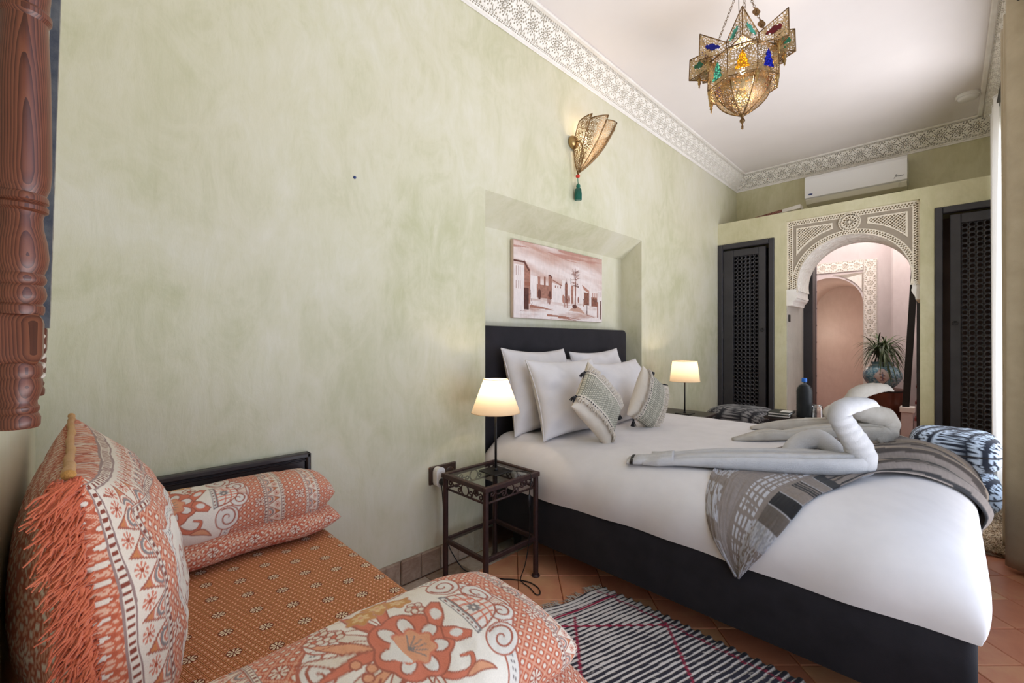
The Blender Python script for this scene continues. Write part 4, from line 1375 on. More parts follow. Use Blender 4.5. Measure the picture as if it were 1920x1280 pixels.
def textile(x, y, half=.215):
    """bolster cover: x along the bolster from the bouquet, y round it"""
    ink = Ink(x, y, TERRA)
    dots_ground(ink, x, y)
    for lo, hi in ((.252, .312), (.382, .432)):
        for sg in (1, -1):
            q = x * sg + (.048 if sg < 0 else 0)
            m = (q > lo) & (q < hi)
            band(ink, m, (q - lo) / (hi - lo), y)
    # cartouche outline, scalloped
    cx = .020
    ax, ay = .182, half
    th = np.arctan2(y / ay, (x - cx) / ax)
    rr = np.hypot((x - cx) / ax, y / ay)
    sc = 1 + .085 * np.cos(th * 6.0) - .02
    sd = (rr - sc) * np.minimum(ax, ay)
    ink.mask(sd < 0, rgb(236, 228, 216))
    scrolls(ink, sd, x, y, th * .2)
    for a, rad in ((.52, .030), (-.52, .030), (.16, .024), (-.16, .024), (PI - .5, .030), (PI + .5, .030), (PI - .12, .022), (PI + .12, .022), (1.25, .026), (-1.25, .026), (PI - 1.2, .026), (PI + 1.2, .026)):
        q = 1 + .085 * math.cos(a * 6) - .02
        curl(ink, cx + ax * q * math.cos(a) * .86, ay * q * math.sin(a) * .88, rad, a + 2.6, 1 if math.sin(a) > 0 else -1)
    medallion(ink)
    return ink.c

M_PRINT = printcloth('printed_brocade', 420, .78, .35)

# ================================================================== DAYBED
SX0, SX1, SY0, SY1, SZ = XN + .012, .690, .30, 1.862, .476
day = thing('daybed', 'low daybed with orange brocade seat and black wooden headboard against the green wall', 'daybed', (.31, 1.1, 0))
def seat_cover_material():
    m = NM('orange_brocade', .7, 0, .25)
    u, v = m.uv()
    a = (u * .966 + v * .259); b = (v * .966 - u * .259)
    p = (a + b) / .0195; q = (a - b) / .0195
    fp = p.fr(); fq = q.fr()
    l1 = ((fp - .5).ab() - .40).ab().lt(.045); l2 = ((fq - .5).ab() - .40).ab().lt(.045)
    dash = ((p + q) * 3.0).fr().lt(.6)
    dx = fp - .5; dy = fq - .5
    r = (dx * dx + dy * dy).sq()
    # daisies on a staggered grid
    P1, P2 = .089, .084
    row = (b / P2).fl(); par = (row * .5).fr()
    fx = ((a / P1 + par).fr() - .5) * P1; fy = ((b / P2).fr() - .5) * P2
    rr = (fx * fx + fy * fy * 1.2).sq(); an = fy.at2(fx)
    pet = ((an * (8 / (2 * PI))).fr() - .5).ab().lt(.27)
    v3 = m.coord('Object'); n = E(m.nt, m.noise(v3, 5, 4))
    c = m.ramp(n.k, [(.35, srgb(158, 82, 42)), (.65, srgb(176, 96, 54))])
    c = m.mix(r.lt(.26), c, srgb(214, 146, 114))
    c = m.mix(r.lt(.13), c, srgb(234, 196, 168))
    c = m.mix((l1.mx(l2)) * dash, c, srgb(234, 182, 126))
    sh = ((fp - .5).ab() - .47).ab().lt(.02).mx(((fq - .5).ab() - .47).ab().lt(.02))
    c = m.mix(sh, c, srgb(112, 46, 22))
    c = m.mix(rr.lt(.0165), c, srgb(110, 42, 20))
    c = m.mix(rr.lt(.0145) * pet * rr.gt(.0025), c, srgb(236, 218, 188))
    m.base(c)
    h = r.lt(.26) * .5 + l1.mx(l2) * .6 + rr.lt(.0145) * pet * 1.0
    m.bump(h, .5, .0015)
    return m.m
xs = np.concatenate([np.full(1, SX0), np.linspace(SX0, SX1 - .03, 40), SX1 - .03 + .03 * np.sin(np.linspace(.2, PI / 2, 6))])
ys = np.linspace(SY0, SY1, 90)
X, Y = np.meshgrid(xs, ys, indexing='ij')
Z = SZ - .03 * (1 - np.sqrt(np.clip(1 - np.clip((X - SX1 + .03) / .03, 0, 1) ** 2, 0, 1))) + .004 * fbm(X * 5, Y * 5, 2)
side = np.stack([np.full_like(Y[-1], SX1 + .004), Y[-1], np.full_like(Y[-1], .20)], -1)
P = np.concatenate([np.stack([X, Y, Z], -1), side[None]]); n1, n2 = P.shape[:2]
UV = np.stack([np.concatenate([X, np.full((1, n2), SX1 + .29)]), np.concatenate([Y, Y[-1:]])], -1)
# print runs across the room's diagonal
UVr = np.stack([(UV[..., 0] - UV[..., 1]) / math.sqrt(2), (UV[..., 0] + UV[..., 1]) / math.sqrt(2)], -1)
g = Geo(); g.grid(P, uv=UVr.reshape(-1, 2)); g.box((SX0, SY0, .19), (SX1 - .02, SY1, SZ - .035))
part('seat', g, seat_cover_material(), day, smooth=True)
g = Geo(); g.box((SX0 + .02, SY0 + .02, .08), (SX1 - .03, SY1 - .02, .2), .004); part('frame', g, M_BLACK, day)
for x in (SX0 + .06, SX1 - .08):
    for y in (SY0 + .06, SY1 - .06): part('leg', Geo().box((x - .022, y - .022, 0), (x + .022, y + .022, .085), .004), M_BLACK, day)
M_EBONY = wood('ebonised_wood', srgb(30, 23, 25), srgb(38, 30, 32), srgb(48, 38, 38), 0, 1.0, .35)
hb = part('headboard', Geo().box((SX0 - .004, YL - .030, .10), (.672, YL - .004, .724), .005), M_EBONY, day)
for a, b in (((SX0 - .004, YL - .042, .712), (.688, YL - .004, .734)), ((.672, YL - .042, .10), (.690, YL - .004, .734))):
    part('moulding', Geo().box(a, b, .005), M_EBONY, hb)
part('bead', Geo().box((SX0 - .004, YL - .036, .700), (.672, YL - .026, .708), .003), M_EBONY, hb)

def bolster(label, x0, x1, yc, c_x, y_off, up_, lo_, seed, nu, nt, droop=0.0):
    """folded printed pillow: two lobes of one cloth, long axis along X. up_/lo_ = (dy, half y, half z, zc)"""
    th = thing('folded_bolster', label, 'bolster', ((x0 + x1) / 2, yc, SZ), group='printed bolsters on the daybed')
    for nm, (dy, ay, az, zc), k in (('upper_fold', up_, 0), ('lower_fold', lo_, 1)):
        s = np.linspace(-1, 1, nu if k == 0 else nu * 2 // 3); t = np.linspace(0, 2 * PI, (nt if k == 0 else nt // 2) + 1)[:-1]
        S, T = np.meshgrid(s, t, indexing='ij')
        e = np.clip(1 - np.abs(S) ** (7 if x1 < .71 else 4.6), 0, 1) ** .5
        e2 = 1 - .16 * np.abs(S) ** 5
        c, q = np.cos(T), np.sin(T)
        cy = np.sign(c) * np.abs(c) ** .8; cz = np.sign(q) * np.abs(q) ** .92
        x = (x0 + x1) / 2 + S * ((x1 - x0) / 2 + (.012 if k else 0))
        wr = fbm(S * 5 + seed, np.cos(T) * 1.8 + 3, seed + k, 4) * .018 * np.clip(q + .4, 0, 1)
        y = yc + dy + ay * e2 * cy + (0.02 * S * (1 if k == 0 else .5)) * 0
        z = zc + (az * cz) * (0.10 + .90 * e) + wr * e
        z = z - droop * np.clip(S, 0, 1) ** 3 * np.clip(1 - c, 0, 2) * .5
        # soften the near lip
        y = y - .012 * np.sin(S * 7 + seed) * np.clip(-c, 0, 1) * e
        z = np.maximum(z, SZ + .006 + (0 if k else .03))
        gi = np.sqrt((ay * np.sin(T)) ** 2 + (az * np.cos(T)) ** 2)
        gl = np.concatenate([[0], np.cumsum((gi[0, 1:] + gi[0, :-1]) / 2 * (2 * PI / len(t)))])
        Y = (gl - np.interp(PI / 2 + y_off, t, gl))[None, :] * np.ones_like(S)
        if k == 0:
            qx, qy = (x1 - x0) / nu / 4, gl[-1] / nt / 4
            col = sum(textile(x - c_x + a * qx, -Y + b * qy) for a in (-1, 1) for b in (-1, 1)) / 4
        else:
            ink = Ink(x, Y, TERRA); dots_ground(ink, x, Y, .024, rgb(192, 104, 80)); col = ink.c
        g = Geo(); g.grid(np.stack([x, y, z], -1), wv=True, col=col, flip=True)
        n = len(t); m = len(s)
        g.f.append(np.array([list(range(n))])); g.f.append(np.array([[(m - 1) * n + i for i in range(n)][::-1]]))
        part(nm, g, M_PRINT, th, smooth=True)
    return th
b1 = bolster('folded brocade bolster lying along the black headboard of the daybed', XN + .03, .700, 1.755, .205, .62, (-.008, .112, .088, .618), (-.022, .128, .050, .528), 3, 380, 280)
b2 = bolster('large folded brocade bolster at the near end of the daybed, floral dome on top', XN + .03, .722, .680, .400, .18, (0, .172, .086, .600), (-.008, .185, .052, .530), 7, 600, 400, droop=.03)
M_FRINGE = fabric('coral_fringe', srgb(196, 96, 66), srgb(214, 118, 84), 300, strength=.6, sheen=.3)

# ---- big fringed cushion leaning on the near wall
cu = thing('fringed_cushion', 'big printed cushion with gold cord and coral fringe leaning on the near wall', 'cushion', (.03, 1.25, SZ))
CY0, CY1, CZ0, CZ1 = .80, 1.66, .485, 1.0
nu, nv = 440, 330
u = np.sin(np.linspace(-PI / 2, PI / 2, nu)); v = np.sin(np.linspace(-PI / 2, PI / 2, nv))
U, V = np.meshgrid(u, v, indexing='ij')
W2, H2 = (CY1 - CY0) / 2, (CZ1 - CZ0) / 2
e = np.clip(1 - U * U, 0, 1) * np.clip(1 - V * V, 0, 1)
pinu = 1 - .05 * (1 - V * V) * np.abs(U); pinv = 1 - .10 * (1 - U * U) * np.abs(V)
yy = (CY0 + CY1) / 2 + W2 * U * pinu; zz = (CZ0 + CZ1) / 2 + H2 * V * pinv + .012 * V * U * -1
seam_x = -.006 + .030 * (1 - V) * .5 + .010 * np.sin(U * 4) * (1 - np.abs(V))
tf = .150 * e ** .44 * (1 + .10 * (1 - V)) ; tb = .085 * e ** .5
wr = (fbm(U * 3 + 2, V * 3, 11, 4) * .028 + .006 * np.sin(np.arctan2(V, U) * 14) * np.clip(np.hypot(U, V) - .6, 0, 1)) * np.clip(e * 5, 0, 1)
front = np.stack([seam_x + tf + wr, yy, zz], -1); backp = np.stack([np.maximum(seam_x - tb + wr * .5, XN + .004), yy, zz], -1)
# print: by distance from the seam
du = (1 - np.abs(U)) * W2 * 1.18 + .03 * e ** .5; dv = (1 - np.abs(V)) * H2 * 1.25 + .03 * e ** .5
ed = np.minimum(du, dv); along = np.where(du < dv, zz, yy)
ink = Ink(yy - 1.23, zz - .74, TERRA); dots_ground(ink, yy, zz, .026)
band(ink, (ed > .014) & (ed < .112), 1 - (ed - .014) / .098, along * .8)
sd = .185 - ed + .010 * np.sin(along * 46)
ink.mask(sd < 0, rgb(236, 228, 216)); scrolls(ink, sd, yy, zz, along)
for cy, cz in ((-.19, .03), (-.17, -.05), (-.12, .05), (.0, .06), (.15, .05), (-.08, -.06), (.1, -.06)): curl(ink, cy, cz, .026, 2.0 + cy * 9, 1)
ink2 = Ink((zz - .76) , (yy - 1.25), ink.c); medallion(ink2); ink.c = np.where((sd < -.04)[..., None], ink2.c, ink.c)
inkb = Ink(yy, zz, TERRA); dots_ground(inkb, yy * .9, zz * .9, .030, rgb(176, 88, 56))
g = Geo(); g.grid(front, col=ink.c); g.grid(backp[::2, ::2], flip=True, col=inkb.c[::2, ::2])
part('cover', g, M_PRINT, cu, smooth=True)
M_GOLD = fabric('gold_cord', srgb(186, 134, 72), srgb(206, 156, 92), 400, strength=.6)
top = front[:, -1]; near = front[0, :]
rs = np.random.RandomState(2)
tp = top[::5].copy(); tp[:, 2] += .006; tp = catmull(tp[::6], 6); tp[:, 0] += .0012 * np.sin(np.arange(len(tp)) * .35)
g = Geo(); g.tube(tp[:-1], .0068 + .0008 * np.sin(np.arange(len(tp) - 1) * .8), 10); part('gold_cord', g, M_GOLD, cu, smooth=True)
# fringe of twisted strands down the near edge
fr = Geo(); tape = Geo()
tape.tube(near[::6] + np.array([0, -.004, 0]), .004, 8); part('fringe_tape', tape, M_FRINGE, cu, smooth=True)
for k in range(900):
    i = rs.randint(0, nv); p = near[i] + np.array([rs.uniform(-.012, .012), -.004, 0])
    L = rs.uniform(.028, .048); d = unit(np.array([-.55 + rs.uniform(-.25, .35), -.06 + rs.uniform(-.12, .06), -.70 + rs.uniform(-.3, .3)]))
    d2 = unit(d + np.array([.05, .0, -.5]))
    t = np.linspace(0, 1, 5)[:, None]
    pts = p + d * L * t * .6 + d2 * L * t * t * .5 + np.c_[np.sin(t * 7 + k), np.cos(t * 7 + k), np.sin(t * 5 + k * 2)] * .0034
    pts[:, 0] = np.maximum(pts[:, 0], XN + .004)
    fr.tube(pts, [.0015, .0018, .0018, .0017, .0010], 4, caps=False)
part('fringe', fr, M_FRINGE, cu, smooth=True, kind='stuff')
# ================================================================== FURNITURE AND SMALL THINGS
def mx(*ops):
    M = Matrix.Identity(4)
    for o in ops: M = M @ o
    return M
TRN = lambda *v: Matrix.Translation(Vector(v))
ROT = lambda deg, ax: Matrix.Rotation(math.radians(deg), 4, ax)

# ---- wrought iron side table with two glass shelves
TX0, TX1, TY0, TY1, TZ = 1.302, 1.672, 1.470, 1.806, .529
tab = thing('side_table', 'small brown wrought iron side table with scrolled apron and glass shelves beside the bed', 'side table', ((TX0 + TX1) / 2, (TY0 + TY1) / 2, 0))
lg = Geo(); lg.lathe([(.021, 0), (.022, .004), (.018, .010), (.0135, .013), (.0135, TZ - .012)], 16)
leg_me = geo_mesh('leg', lg, M_IRON, True); leg_me.set_sharp_from_angle(angle=.7)
for x in (TX0 + .016, TX1 - .016):
    for y in (TY0 + .016, TY1 - .016): inst('leg', leg_me, tab, (x, y, 0))
def bar_frame(z, w, h, ins=0.0):
    g = Geo(); a, b, c, d = TX0 + ins, TX1 - ins, TY0 + ins, TY1 - ins
    g.box((a, c, z - h), (b, c + w, z), .002); g.box((a, d - w, z - h), (b, d, z), .002)
    g.box((a, c + w, z - h), (a + w, d - w, z), .002); g.box((b - w, c + w, z - h), (b, d - w, z), .002)
    return g
part('top_frame', bar_frame(TZ, .022, .022), M_IRON, tab)
part('shelf_frame', bar_frame(.205, .016, .022, .008), M_IRON, tab)
part('glass_top', Geo().box((TX0 + .018, TY0 + .018, TZ - .011), (TX1 - .018, TY1 - .018, TZ - .005)), M_GLASS, tab)
part('glass_shelf', Geo().box((TX0 + .022, TY0 + .022, .194), (TX1 - .022, TY1 - .022, .200)), M_GLASS, tab)
def apron(p0, p1):
    """scrollwork between two legs: S scroll, ring, S scroll, S scroll"""
    p0 = np.array(p0, float); p1 = np.array(p1, float); L = np.linalg.norm(p1 - p0); d = (p1 - p0) / L
    g = Geo(); zc, H = TZ - .048, .026
    P = lambda s, z: p0 + d * s + UP * z
    g.tube([P(0, TZ - .076), P(L, TZ - .076)], .0055, 8)
    def ess(s0, s1, fl):
        c0 = s0 + .016; c1 = s1 - .016
        a = spiral(c0, zc + fl * .008, .016, 1.15, -fl * PI / 2 + PI, -fl, 26)[::-1]
        b = spiral(c1, zc - fl * .008, .016, 1.15, fl * PI / 2 + 0, -fl, 26)
        C = np.concatenate([a, catmull([a[-1], ((c0 + c1) / 2, zc), b[0]], 6)[1:-1], b])
        g.tube([P(x, z) for x, z in C], .0036, 6)
    ess(.022, .022 + .105, 1)
    rr = .027; t = np.linspace(0, 2 * PI, 25)[:-1]
    g.tube([P(.022 + .105 + rr + rr * math.cos(q), zc + rr * math.sin(q)) for q in t], .0036, 6, closed=True)
    ess(.022 + .105 + 2 * rr, min(L - .02, .022 + .105 + 2 * rr + .072), -1)
    ess(L - .095, L - .020, 1)
    return g
for a, b in (((TX0 + .016, TY1 - .016, 0), (TX0 + .016, TY0 + .016, 0)), ((TX0 + .016, TY0 + .016, 0), (TX1 - .016, TY0 + .016, 0)), ((TX1 - .016, TY0 + .016, 0), (TX1 - .016, TY1 - .016, 0)), ((TX1 - .016, TY1 - .016, 0), (TX0 + .016, TY1 - .016, 0))):
    part('apron_scrollwork', apron(a, b), M_IRON, tab, smooth=True)

# ---- table lamps
M_SHADE = shade_mat('parchment_shade', srgb(240, 222, 196), .60)
M_BULB = emit('lamp_bulb', (1.0, .78, .52), 4.0)
def lamp(label, x, y, z, zb, zt, rb, rt, watts, base=.062):
    th = thing('table_lamp', label, 'table lamp', (x, y, z), group='bedside lamps')
    g = Geo(); g.box((x - base, y - base, z), (x + base, y + base, z + .007), .002, M=None); part('base_plate', g, M_BLACK, th)
    g = Geo(); g.tube([(x, y, z + .006), (x, y, zb + .035)], .0062, 12); g.lathe([(.012, z + .006), (.010, z + .016), (.0062, z + .02)], 14, (x, y, 0)); part('stem', g, M_BLACK, th, smooth=True)
    g = Geo(); g.lathe([(rb, zb), (rb + (rt - rb) * .5, (zb + zt) / 2), (rt, zt)], 48, (x, y, 0), caps=False); s = part('shade', g, M_SHADE, th, smooth=True)
    for r, zz in ((rb, zb), (rt, zt)):
        g = Geo(); g.tube([(x + r * math.cos(t), y + r * math.sin(t), zz) for t in np.linspace(0, 2 * PI, 49)[:-1]], .0022, 6, closed=True); part('shade_ring', g, M_SHADE, s, smooth=True)
    for t in (0.4, 0.4 + 2 * PI / 3, .4 + 4 * PI / 3):
        g = Geo(); g.tube([(x, y, zt - .03), (x + rt * math.cos(t), y + rt * math.sin(t), zt)], .0012, 5); part('shade_spoke', g, M_BLACK, s, smooth=True)
    g = Geo(); g.lathe([(.0, zb + .035), (.013, zb + .036), (.013, zb + .065)], 14, (x, y, 0)); part('bulb_holder', g, M_BLACK, th, smooth=True)
    g = Geo(); g.lathe([(.010, zb + .066), (.016, zb + .078), (.019, zb + .093), (.014, zb + .108), (.001, zb + .114)], 16, (x, y, 0)); part('bulb', g, M_BULB, th, smooth=True)
    point('lamp_light', (x, y, zb + .126), watts, WARM, .012)
    return th
L1 = lamp('black stemmed lamp with lit conical cream shade on the iron side table', 1.515, 1.632, TZ, .831, .998, .124, .062, 1.7)
cord = catmull([(1.53, 1.60, .545), (1.57, 1.545, .538), (1.592, 1.487, .541), (1.590, 1.455, .525), (1.575, 1.452, .47), (1.572, 1.452, .445)], 8)
g = Geo(); g.tube(cord, .0026, 6)
g.tube(catmull([(1.572, 1.452, .385), (1.58, 1.456, .32), (1.585, 1.468, .20), (1.562, 1.47, .10), (1.545, 1.485, .03), (1.556, 1.482, .006), (1.551, 1.43, .004), (1.530, 1.372, .004), (1.548, 1.362, .004), (1.578, 1.40, .004), (1.582, 1.466, .005), (1.545, 1.54, .004), (1.507, 1.587, .004), (1.46, 1.70, .004), (1.425, 1.775, .010), (1.392, 1.822, .08), (1.372, 1.845, .15), (1.352, 1.85, .30), (1.338, 1.848, .43), (1.334, 1.85, .478)], 8), .0026, 6)
c = part('cord', g, M_BLACK, L1, smooth=True)
g = Geo(); g.lathe([(.003, .0), (.008, .006), (.009, .03), (.008, .052), (.003, .060)], 12, (1.572, 1.452, .385), sc=(1.2, .7)); part('cord_switch', g, M_BLACK, c, smooth=True)
L2 = lamp('black stemmed lamp with lit straighter cream shade beyond the bed', 3.70, 1.605, .572, .850, 1.022, .122, .100, 1.4)

# ---- wall socket with adaptor
so = thing('wall_socket', 'dark brown double wall socket low on the green wall beside the side table', 'socket', (1.375, YL, .44))
M_SOCK = plain('brown_plastic', srgb(60, 44, 36), srgb(72, 54, 44), 20, .4)
part('plate', Geo().box((1.290, YL - .012, .448), (1.462, YL, .542), .004), M_SOCK, so)
for x in (1.332, 1.418):
    g = Geo(); g.lathe([(.024, 0), (.028, .002), (.028, .006)], 20, M=mx(TRN(x, YL - .014, .495), ROT(-90, 'X'))); part('outlet', g, M_SOCK, so, smooth=True)
ad = thing('plug_adaptor', 'white rounded plug adaptor pushed into the wall socket', 'plug', (1.332, YL - .03, .44))
g = Geo()
t = np.linspace(0, 2 * PI, 32)[:-1]
out = [(.027 * math.cos(a) * 1.0, (.027 * math.sin(a) + (.024 if math.sin(a) > 0 else -.024))) for a in t]
g.prism(out, lambda p, q: (1.332 + p, YL - .052, .492 + q), lambda p, q: (1.332 + p * .96, YL - .016, .492 + q * .96))
part('adaptor_body', g, M_WHITEPL, ad, auto=50)
g = Geo(); g.lathe([(.016, 0), (.018, .012), (.010, .026), (.004, .04)], 14, M=mx(TRN(1.334, YL - .052, .470), ROT(90, 'X'))); part('plug', g, M_BLACK, ad, smooth=True)

# ---- striped rug
def rug():
    nu, nv = 110, 520
    s = np.linspace(0, .80, nu); t = np.linspace(0, 1.10, nv)
    S, T = np.meshgrid(s, t, indexing='ij')
    edge = .006 * np.sin(T / .044 * 2 * PI) * np.exp(-S / .02)
    X = 1.785 - S + edge + .006 * np.sin(T * 7); Y = 1.168 + .27 * S - T + .010 * np.sin(S * 22) * np.exp(-T / .06)
    Z = .008 + .004 * np.abs(np.sin(T / .022 * PI)) + .0015 * np.exp(-S / .025) * (1 + np.sin(T / .044 * 2 * PI)) + .003 * fbm(S * 8, T * 8, 3)
    wob = T + .0012 * np.sin(S * 40 + T * 9) + .0022 * (vnoise(S * 12, T * 16, 4) - .5)
    k = (wob / .0222) % 1
    cream = rgb(218, 208, 202); ink = rgb(48, 46, 58); red = rgb(156, 44, 70)
    col = np.where((k < .46)[..., None], ink, cream)
    col = np.where((vnoise(S * 420, T * 420, 6) > .93)[..., None], cream * .7, col)
    I = Ink(X, Y, col)
    I.mask((np.abs(S - .043 - .003 * np.sin(T * 60)) < .006) & (((T / .007) % 1) < .7), red)
    for o in (0, .012): I.mask(np.abs(T - .068 - o) < .0028, red)
    for a, b in (((1.735, .828), (1.40, 1.148)), ((1.735, .828), (1.30, .44)), ((1.30, .44), (1.735, .06)), ((1.501, 1.125), (1.10, .78))):
        I.stroke([a, b], .0105, red)
    g = Geo(); g.grid(np.stack([X, Y, Z], -1), col=I.c, flip=True)
    return g, X[:, 0], Y[:, 0], Z[:, 0]
rg = thing('striped_rug', 'flat woven rug with black and cream stripes and thin red lines on the tiles', 'rug', (1.4, .7, 0))
g, rx, ry, rz = rug()
M_RUG = printcloth('flat_weave', 260, .95, .8)
o = part('weave', g, M_RUG, rg, smooth=True); solid(o, .006, -1)
fr = Geo(); rs = np.random.RandomState(8)
M_RUGF = fabric('rug_yarn', srgb(190, 180, 170), srgb(206, 196, 186), 400, strength=.6)
for k in range(150):
    i = rs.uniform(0, len(rx) - 1); a = np.array([np.interp(i, range(len(rx)), rx), np.interp(i, range(len(rx)), ry), .012])
    d = unit(np.array([.12 + rs.uniform(-.5, .5), 1.0, 0])); L = rs.uniform(.028, .058)
    fr.tube([a, a + d * L * .5 + UP * rs.uniform(-.004, .010), a + d * L + np.array([rs.uniform(-.015, .015), 0, -.006])], [.0022, .002, .001], 4, caps=False)
part('fringe', fr, M_RUGF, rg, smooth=True, kind='stuff')

# ---- painting in the niche
def painting():
    W, H = 1.055, .526
    nu, nv = 400, 210
    u = np.linspace(0, W, nu); v = np.linspace(0, H, nv); U, V = np.meshgrid(u, v, indexing='ij')
    sky0, sky1, br, dk = rgb(226, 208, 200), rgb(188, 148, 132), rgb(146, 92, 74), rgb(94, 52, 42)
    wht = rgb(230, 218, 214)
    I = Ink(U, V, wht)
    f = np.clip(fbm(U * 2.2 + V * .5, V * 12 + U * 1.5, 5, 5) * 2.2 + .42 + .35 * (V / H - .6), 0, 1)
    sky = V > .24 * H
    I.c[...] = wht * (1 - f[..., None]) + sky1 * f[..., None]
    I.mask((V > .90 * H + .02 * np.sin(U * 7)) & (vnoise(U * 5, V * 60, 3) > .3), rgb(180, 134, 120))
    g = np.clip(fbm(U * 5, V * 26, 9, 5) * 2.6 + .25, 0, 1)
    gr = V < .24 * H + .02 * np.sin(U * 9)
    gc = wht * (1 - g[..., None]) + rgb(176, 128, 108) * g[..., None]
    I.c = np.where(gr[..., None], gc, I.c)
    def block(x0, x1, y0, y1, col, tex=.0, dy=0.0):
        m = (U > x0) & (U < x1) & (V > y0) & (V < y1 + dy * (U - x0))
        c = np.broadcast_to(col, U.shape + (3,)).copy()
        if tex: c = c * (1 - tex * vnoise(U * 90, V * 90, 11)[..., None])
        I.c = np.where(m[..., None], c, I.c)
    fg = rgb(176, 124, 106)
    # left tall house
    block(.0, .105, .03, .36, wht, .05); block(.105, .165, .10, .40, fg, .4, -1.0); I.stroke([(0, .385), (.105, .385), (.15, .335)], .014, dk)
    for x in (.025, .045, .065): I.stroke([(x, .29), (x, .35)], .005, br); I.stroke([(x, .20), (x, .25)], .005, br)
    block(.105, .165, .225, .25, br); block(.10, .15, .06, .21, dk, .5)
    I.stroke([(.165, .07), (.185, .11), (.17, .15), (.165, .20)], .004, dk)
    # distant row
    block(.17, .24, .14, .30, wht, .06); block(.235, .40, .15, .245, fg, .45); block(.245, .27, .24, .30, fg, .3); block(.31, .33, .24, .305, br, .3); block(.36, .40, .235, .315, fg, .4)
    I.stroke([(.365, .32), (.385, .322), (.40, .305)], .010, dk); I.ell(.262, .175, .018, .038, dk); I.ell(.378, .175, .014, .034, dk)
    block(.40, .52, .13, .272, wht, .05, -.15); I.stroke([(.41, .29), (.46, .275), (.52, .258)], .008, br)
    for x in (.44, .47, .50): I.ell(x, .245, .006, .010, br)
    block(.52, .56, .12, .30, wht, .05); block(.555, .585, .13, .275, br, .4); I.fill([(.555, .275), (.57, .30), (.585, .275)], dk)
    block(.59, .63, .12, .305, wht, .05); I.stroke([(.57, .28), (.57, .315)], .003, dk); I.stroke([(.625, .28), (.625, .325)], .003, dk)
    block(.63, .66, .13, .27, fg, .4); I.ell(.535, .16, .014, .034, fg); I.ell(.605, .16, .012, .034, br)
    block(.71, .80, .14, .265, wht, .05, -.2); I.ell(.725, .165, .010, .026, br)
    I.fill([(.77, .29), (.88, .245), (.88, .225), (.80, .25)], fg); block(.80, .87, .13, .23, br, .45); block(.87, .90, .13, .25, wht, .05); block(.90, .99, .125, .20, br, .45)
    for x in (.915, .945, .975): block(x, x + .012, .19, .235, fg)
    block(.985, W, .03, .26, wht, .05); I.stroke([(.99, .16), (.99, .04)], .014, br); I.stroke([(1.035, .17), (1.03, .03)], .016, dk)
    for x in (1.0, 1.02, 1.04): I.stroke([(x, .21), (x, .25)], .004, br)
    # palm
    I.stroke([(.685, .12), (.688, .30)], .013, br); I.stroke([(.681, .12), (.683, .30)], .004, dk)
    rs = np.random.RandomState(3)
    for k in range(70):
        a = rs.uniform(-.4, PI + .4); L = rs.uniform(.03, .06); h = rs.uniform(.26, .385)
        I.stroke([(.688, h), (.688 + L * math.cos(a), h + L * .7 * math.sin(a) * (1 if h > .3 else -.3))], .0028, dk if k % 2 else br)
    I.fill([(.60, .075), (.66, .105), (.70, .12), (.75, .10), (.82, .055), (.73, .07)], rgb(190, 150, 132)); I.ell(.675, .11, .03, .016, dk)
    # figures and shadows on the ground
    for x, y, h in ((.355, .12, .05), (.375, .115, .05), (.545, .10, .07), (.565, .10, .055), (.585, .10, .05), (.79, .12, .045), (.84, .06, .07)):
        I.stroke([(x, y), (x + .002, y + h)], [.012, .007], br if x < .8 else dk); I.ell(x + .002, y + h + .006, .005, .006, dk)
    for x0, x1, y, w in ((.17, .42, .085, .02), (.35, .75, .03, .015), (.48, .7, .018, .012), (.84, .95, .05, .008)):
        I.stroke([(x0, y), ((x0 + x1) / 2, y - .006), (x1, y - .018)], [w, w * .7, .003], rgb(160, 108, 90))
    I.stroke([(.06, .045), (.075, .05), (.09, .046), (.105, .05), (.115, .047)], .0022, br)
    I.c = I.c * (.94 + .12 * vnoise(U * 120, V * 30, 21)[..., None])
    y = NYB - .033
    P = np.stack([2.082 + U, np.full_like(U, y), 1.352 + V], -1)
    gg = Geo(); gg.grid(P, col=I.c)
    return gg
pn = thing('painting', 'unframed sepia canvas of an old walled town with a palm, above the headboard', 'painting', (2.61, NYB, 1.352))
M_PAINT = printcloth('painted_canvas', 300, .6, .2)
part('picture', painting(), M_PAINT, pn)
part('canvas_edge', Geo().box((2.080, NYB - .032, 1.350), (3.139, NYB - .004, 1.880), .003), plain('raw_canvas', srgb(196, 172, 156), srgb(206, 184, 168), 30, .8), pn)

# ---- pierced brass wall sconce
SCX, SCY = 2.53, YL
sc = thing('wall_sconce', 'pierced brass wall sconce of stepped fan panels with red bead and green tassel', 'wall light', (SCX, SCY, 2.38))
g = Geo(); g.lathe([(.0, .0), (.040, .0), (.047, .010), (.046, .022), (.034, .040), (.012, .050), (0, .051)], 24, M=mx(TRN(SCX - .03, SCY, 2.60), ROT(90, 'X'))); part('mount', g, M_BRASS, sc, smooth=True)
g = Geo(); g.tube(catmull([(SCX - .03, SCY - .045, 2.60), (SCX - .02, SCY - .075, 2.58), (SCX - .01, SCY - .085, 2.50), (SCX, SCY - .05, 2.40)], 6), .006, 8); part('arm', g, M_DBRASS, sc, smooth=True)
tip = np.array([SCX, SCY - .035, 2.385]); topc = np.array([SCX + .075, SCY - .135, 2.715])
npan = 5; a_edges = np.radians(np.linspace(-205, 20, npan + 1))       # round the outer side, from the far left to the right
def fan(a, s, rk=1.0):
    r = .150 * np.sin(np.clip(s, 0, 1) * PI / 2) ** .85 * rk
    c = tip + (topc - tip) * s + np.array([.022, .02, 0]) * math.sin(s * PI)
    return c + np.array([math.cos(a) * r * .92, math.sin(a) * r, 0])
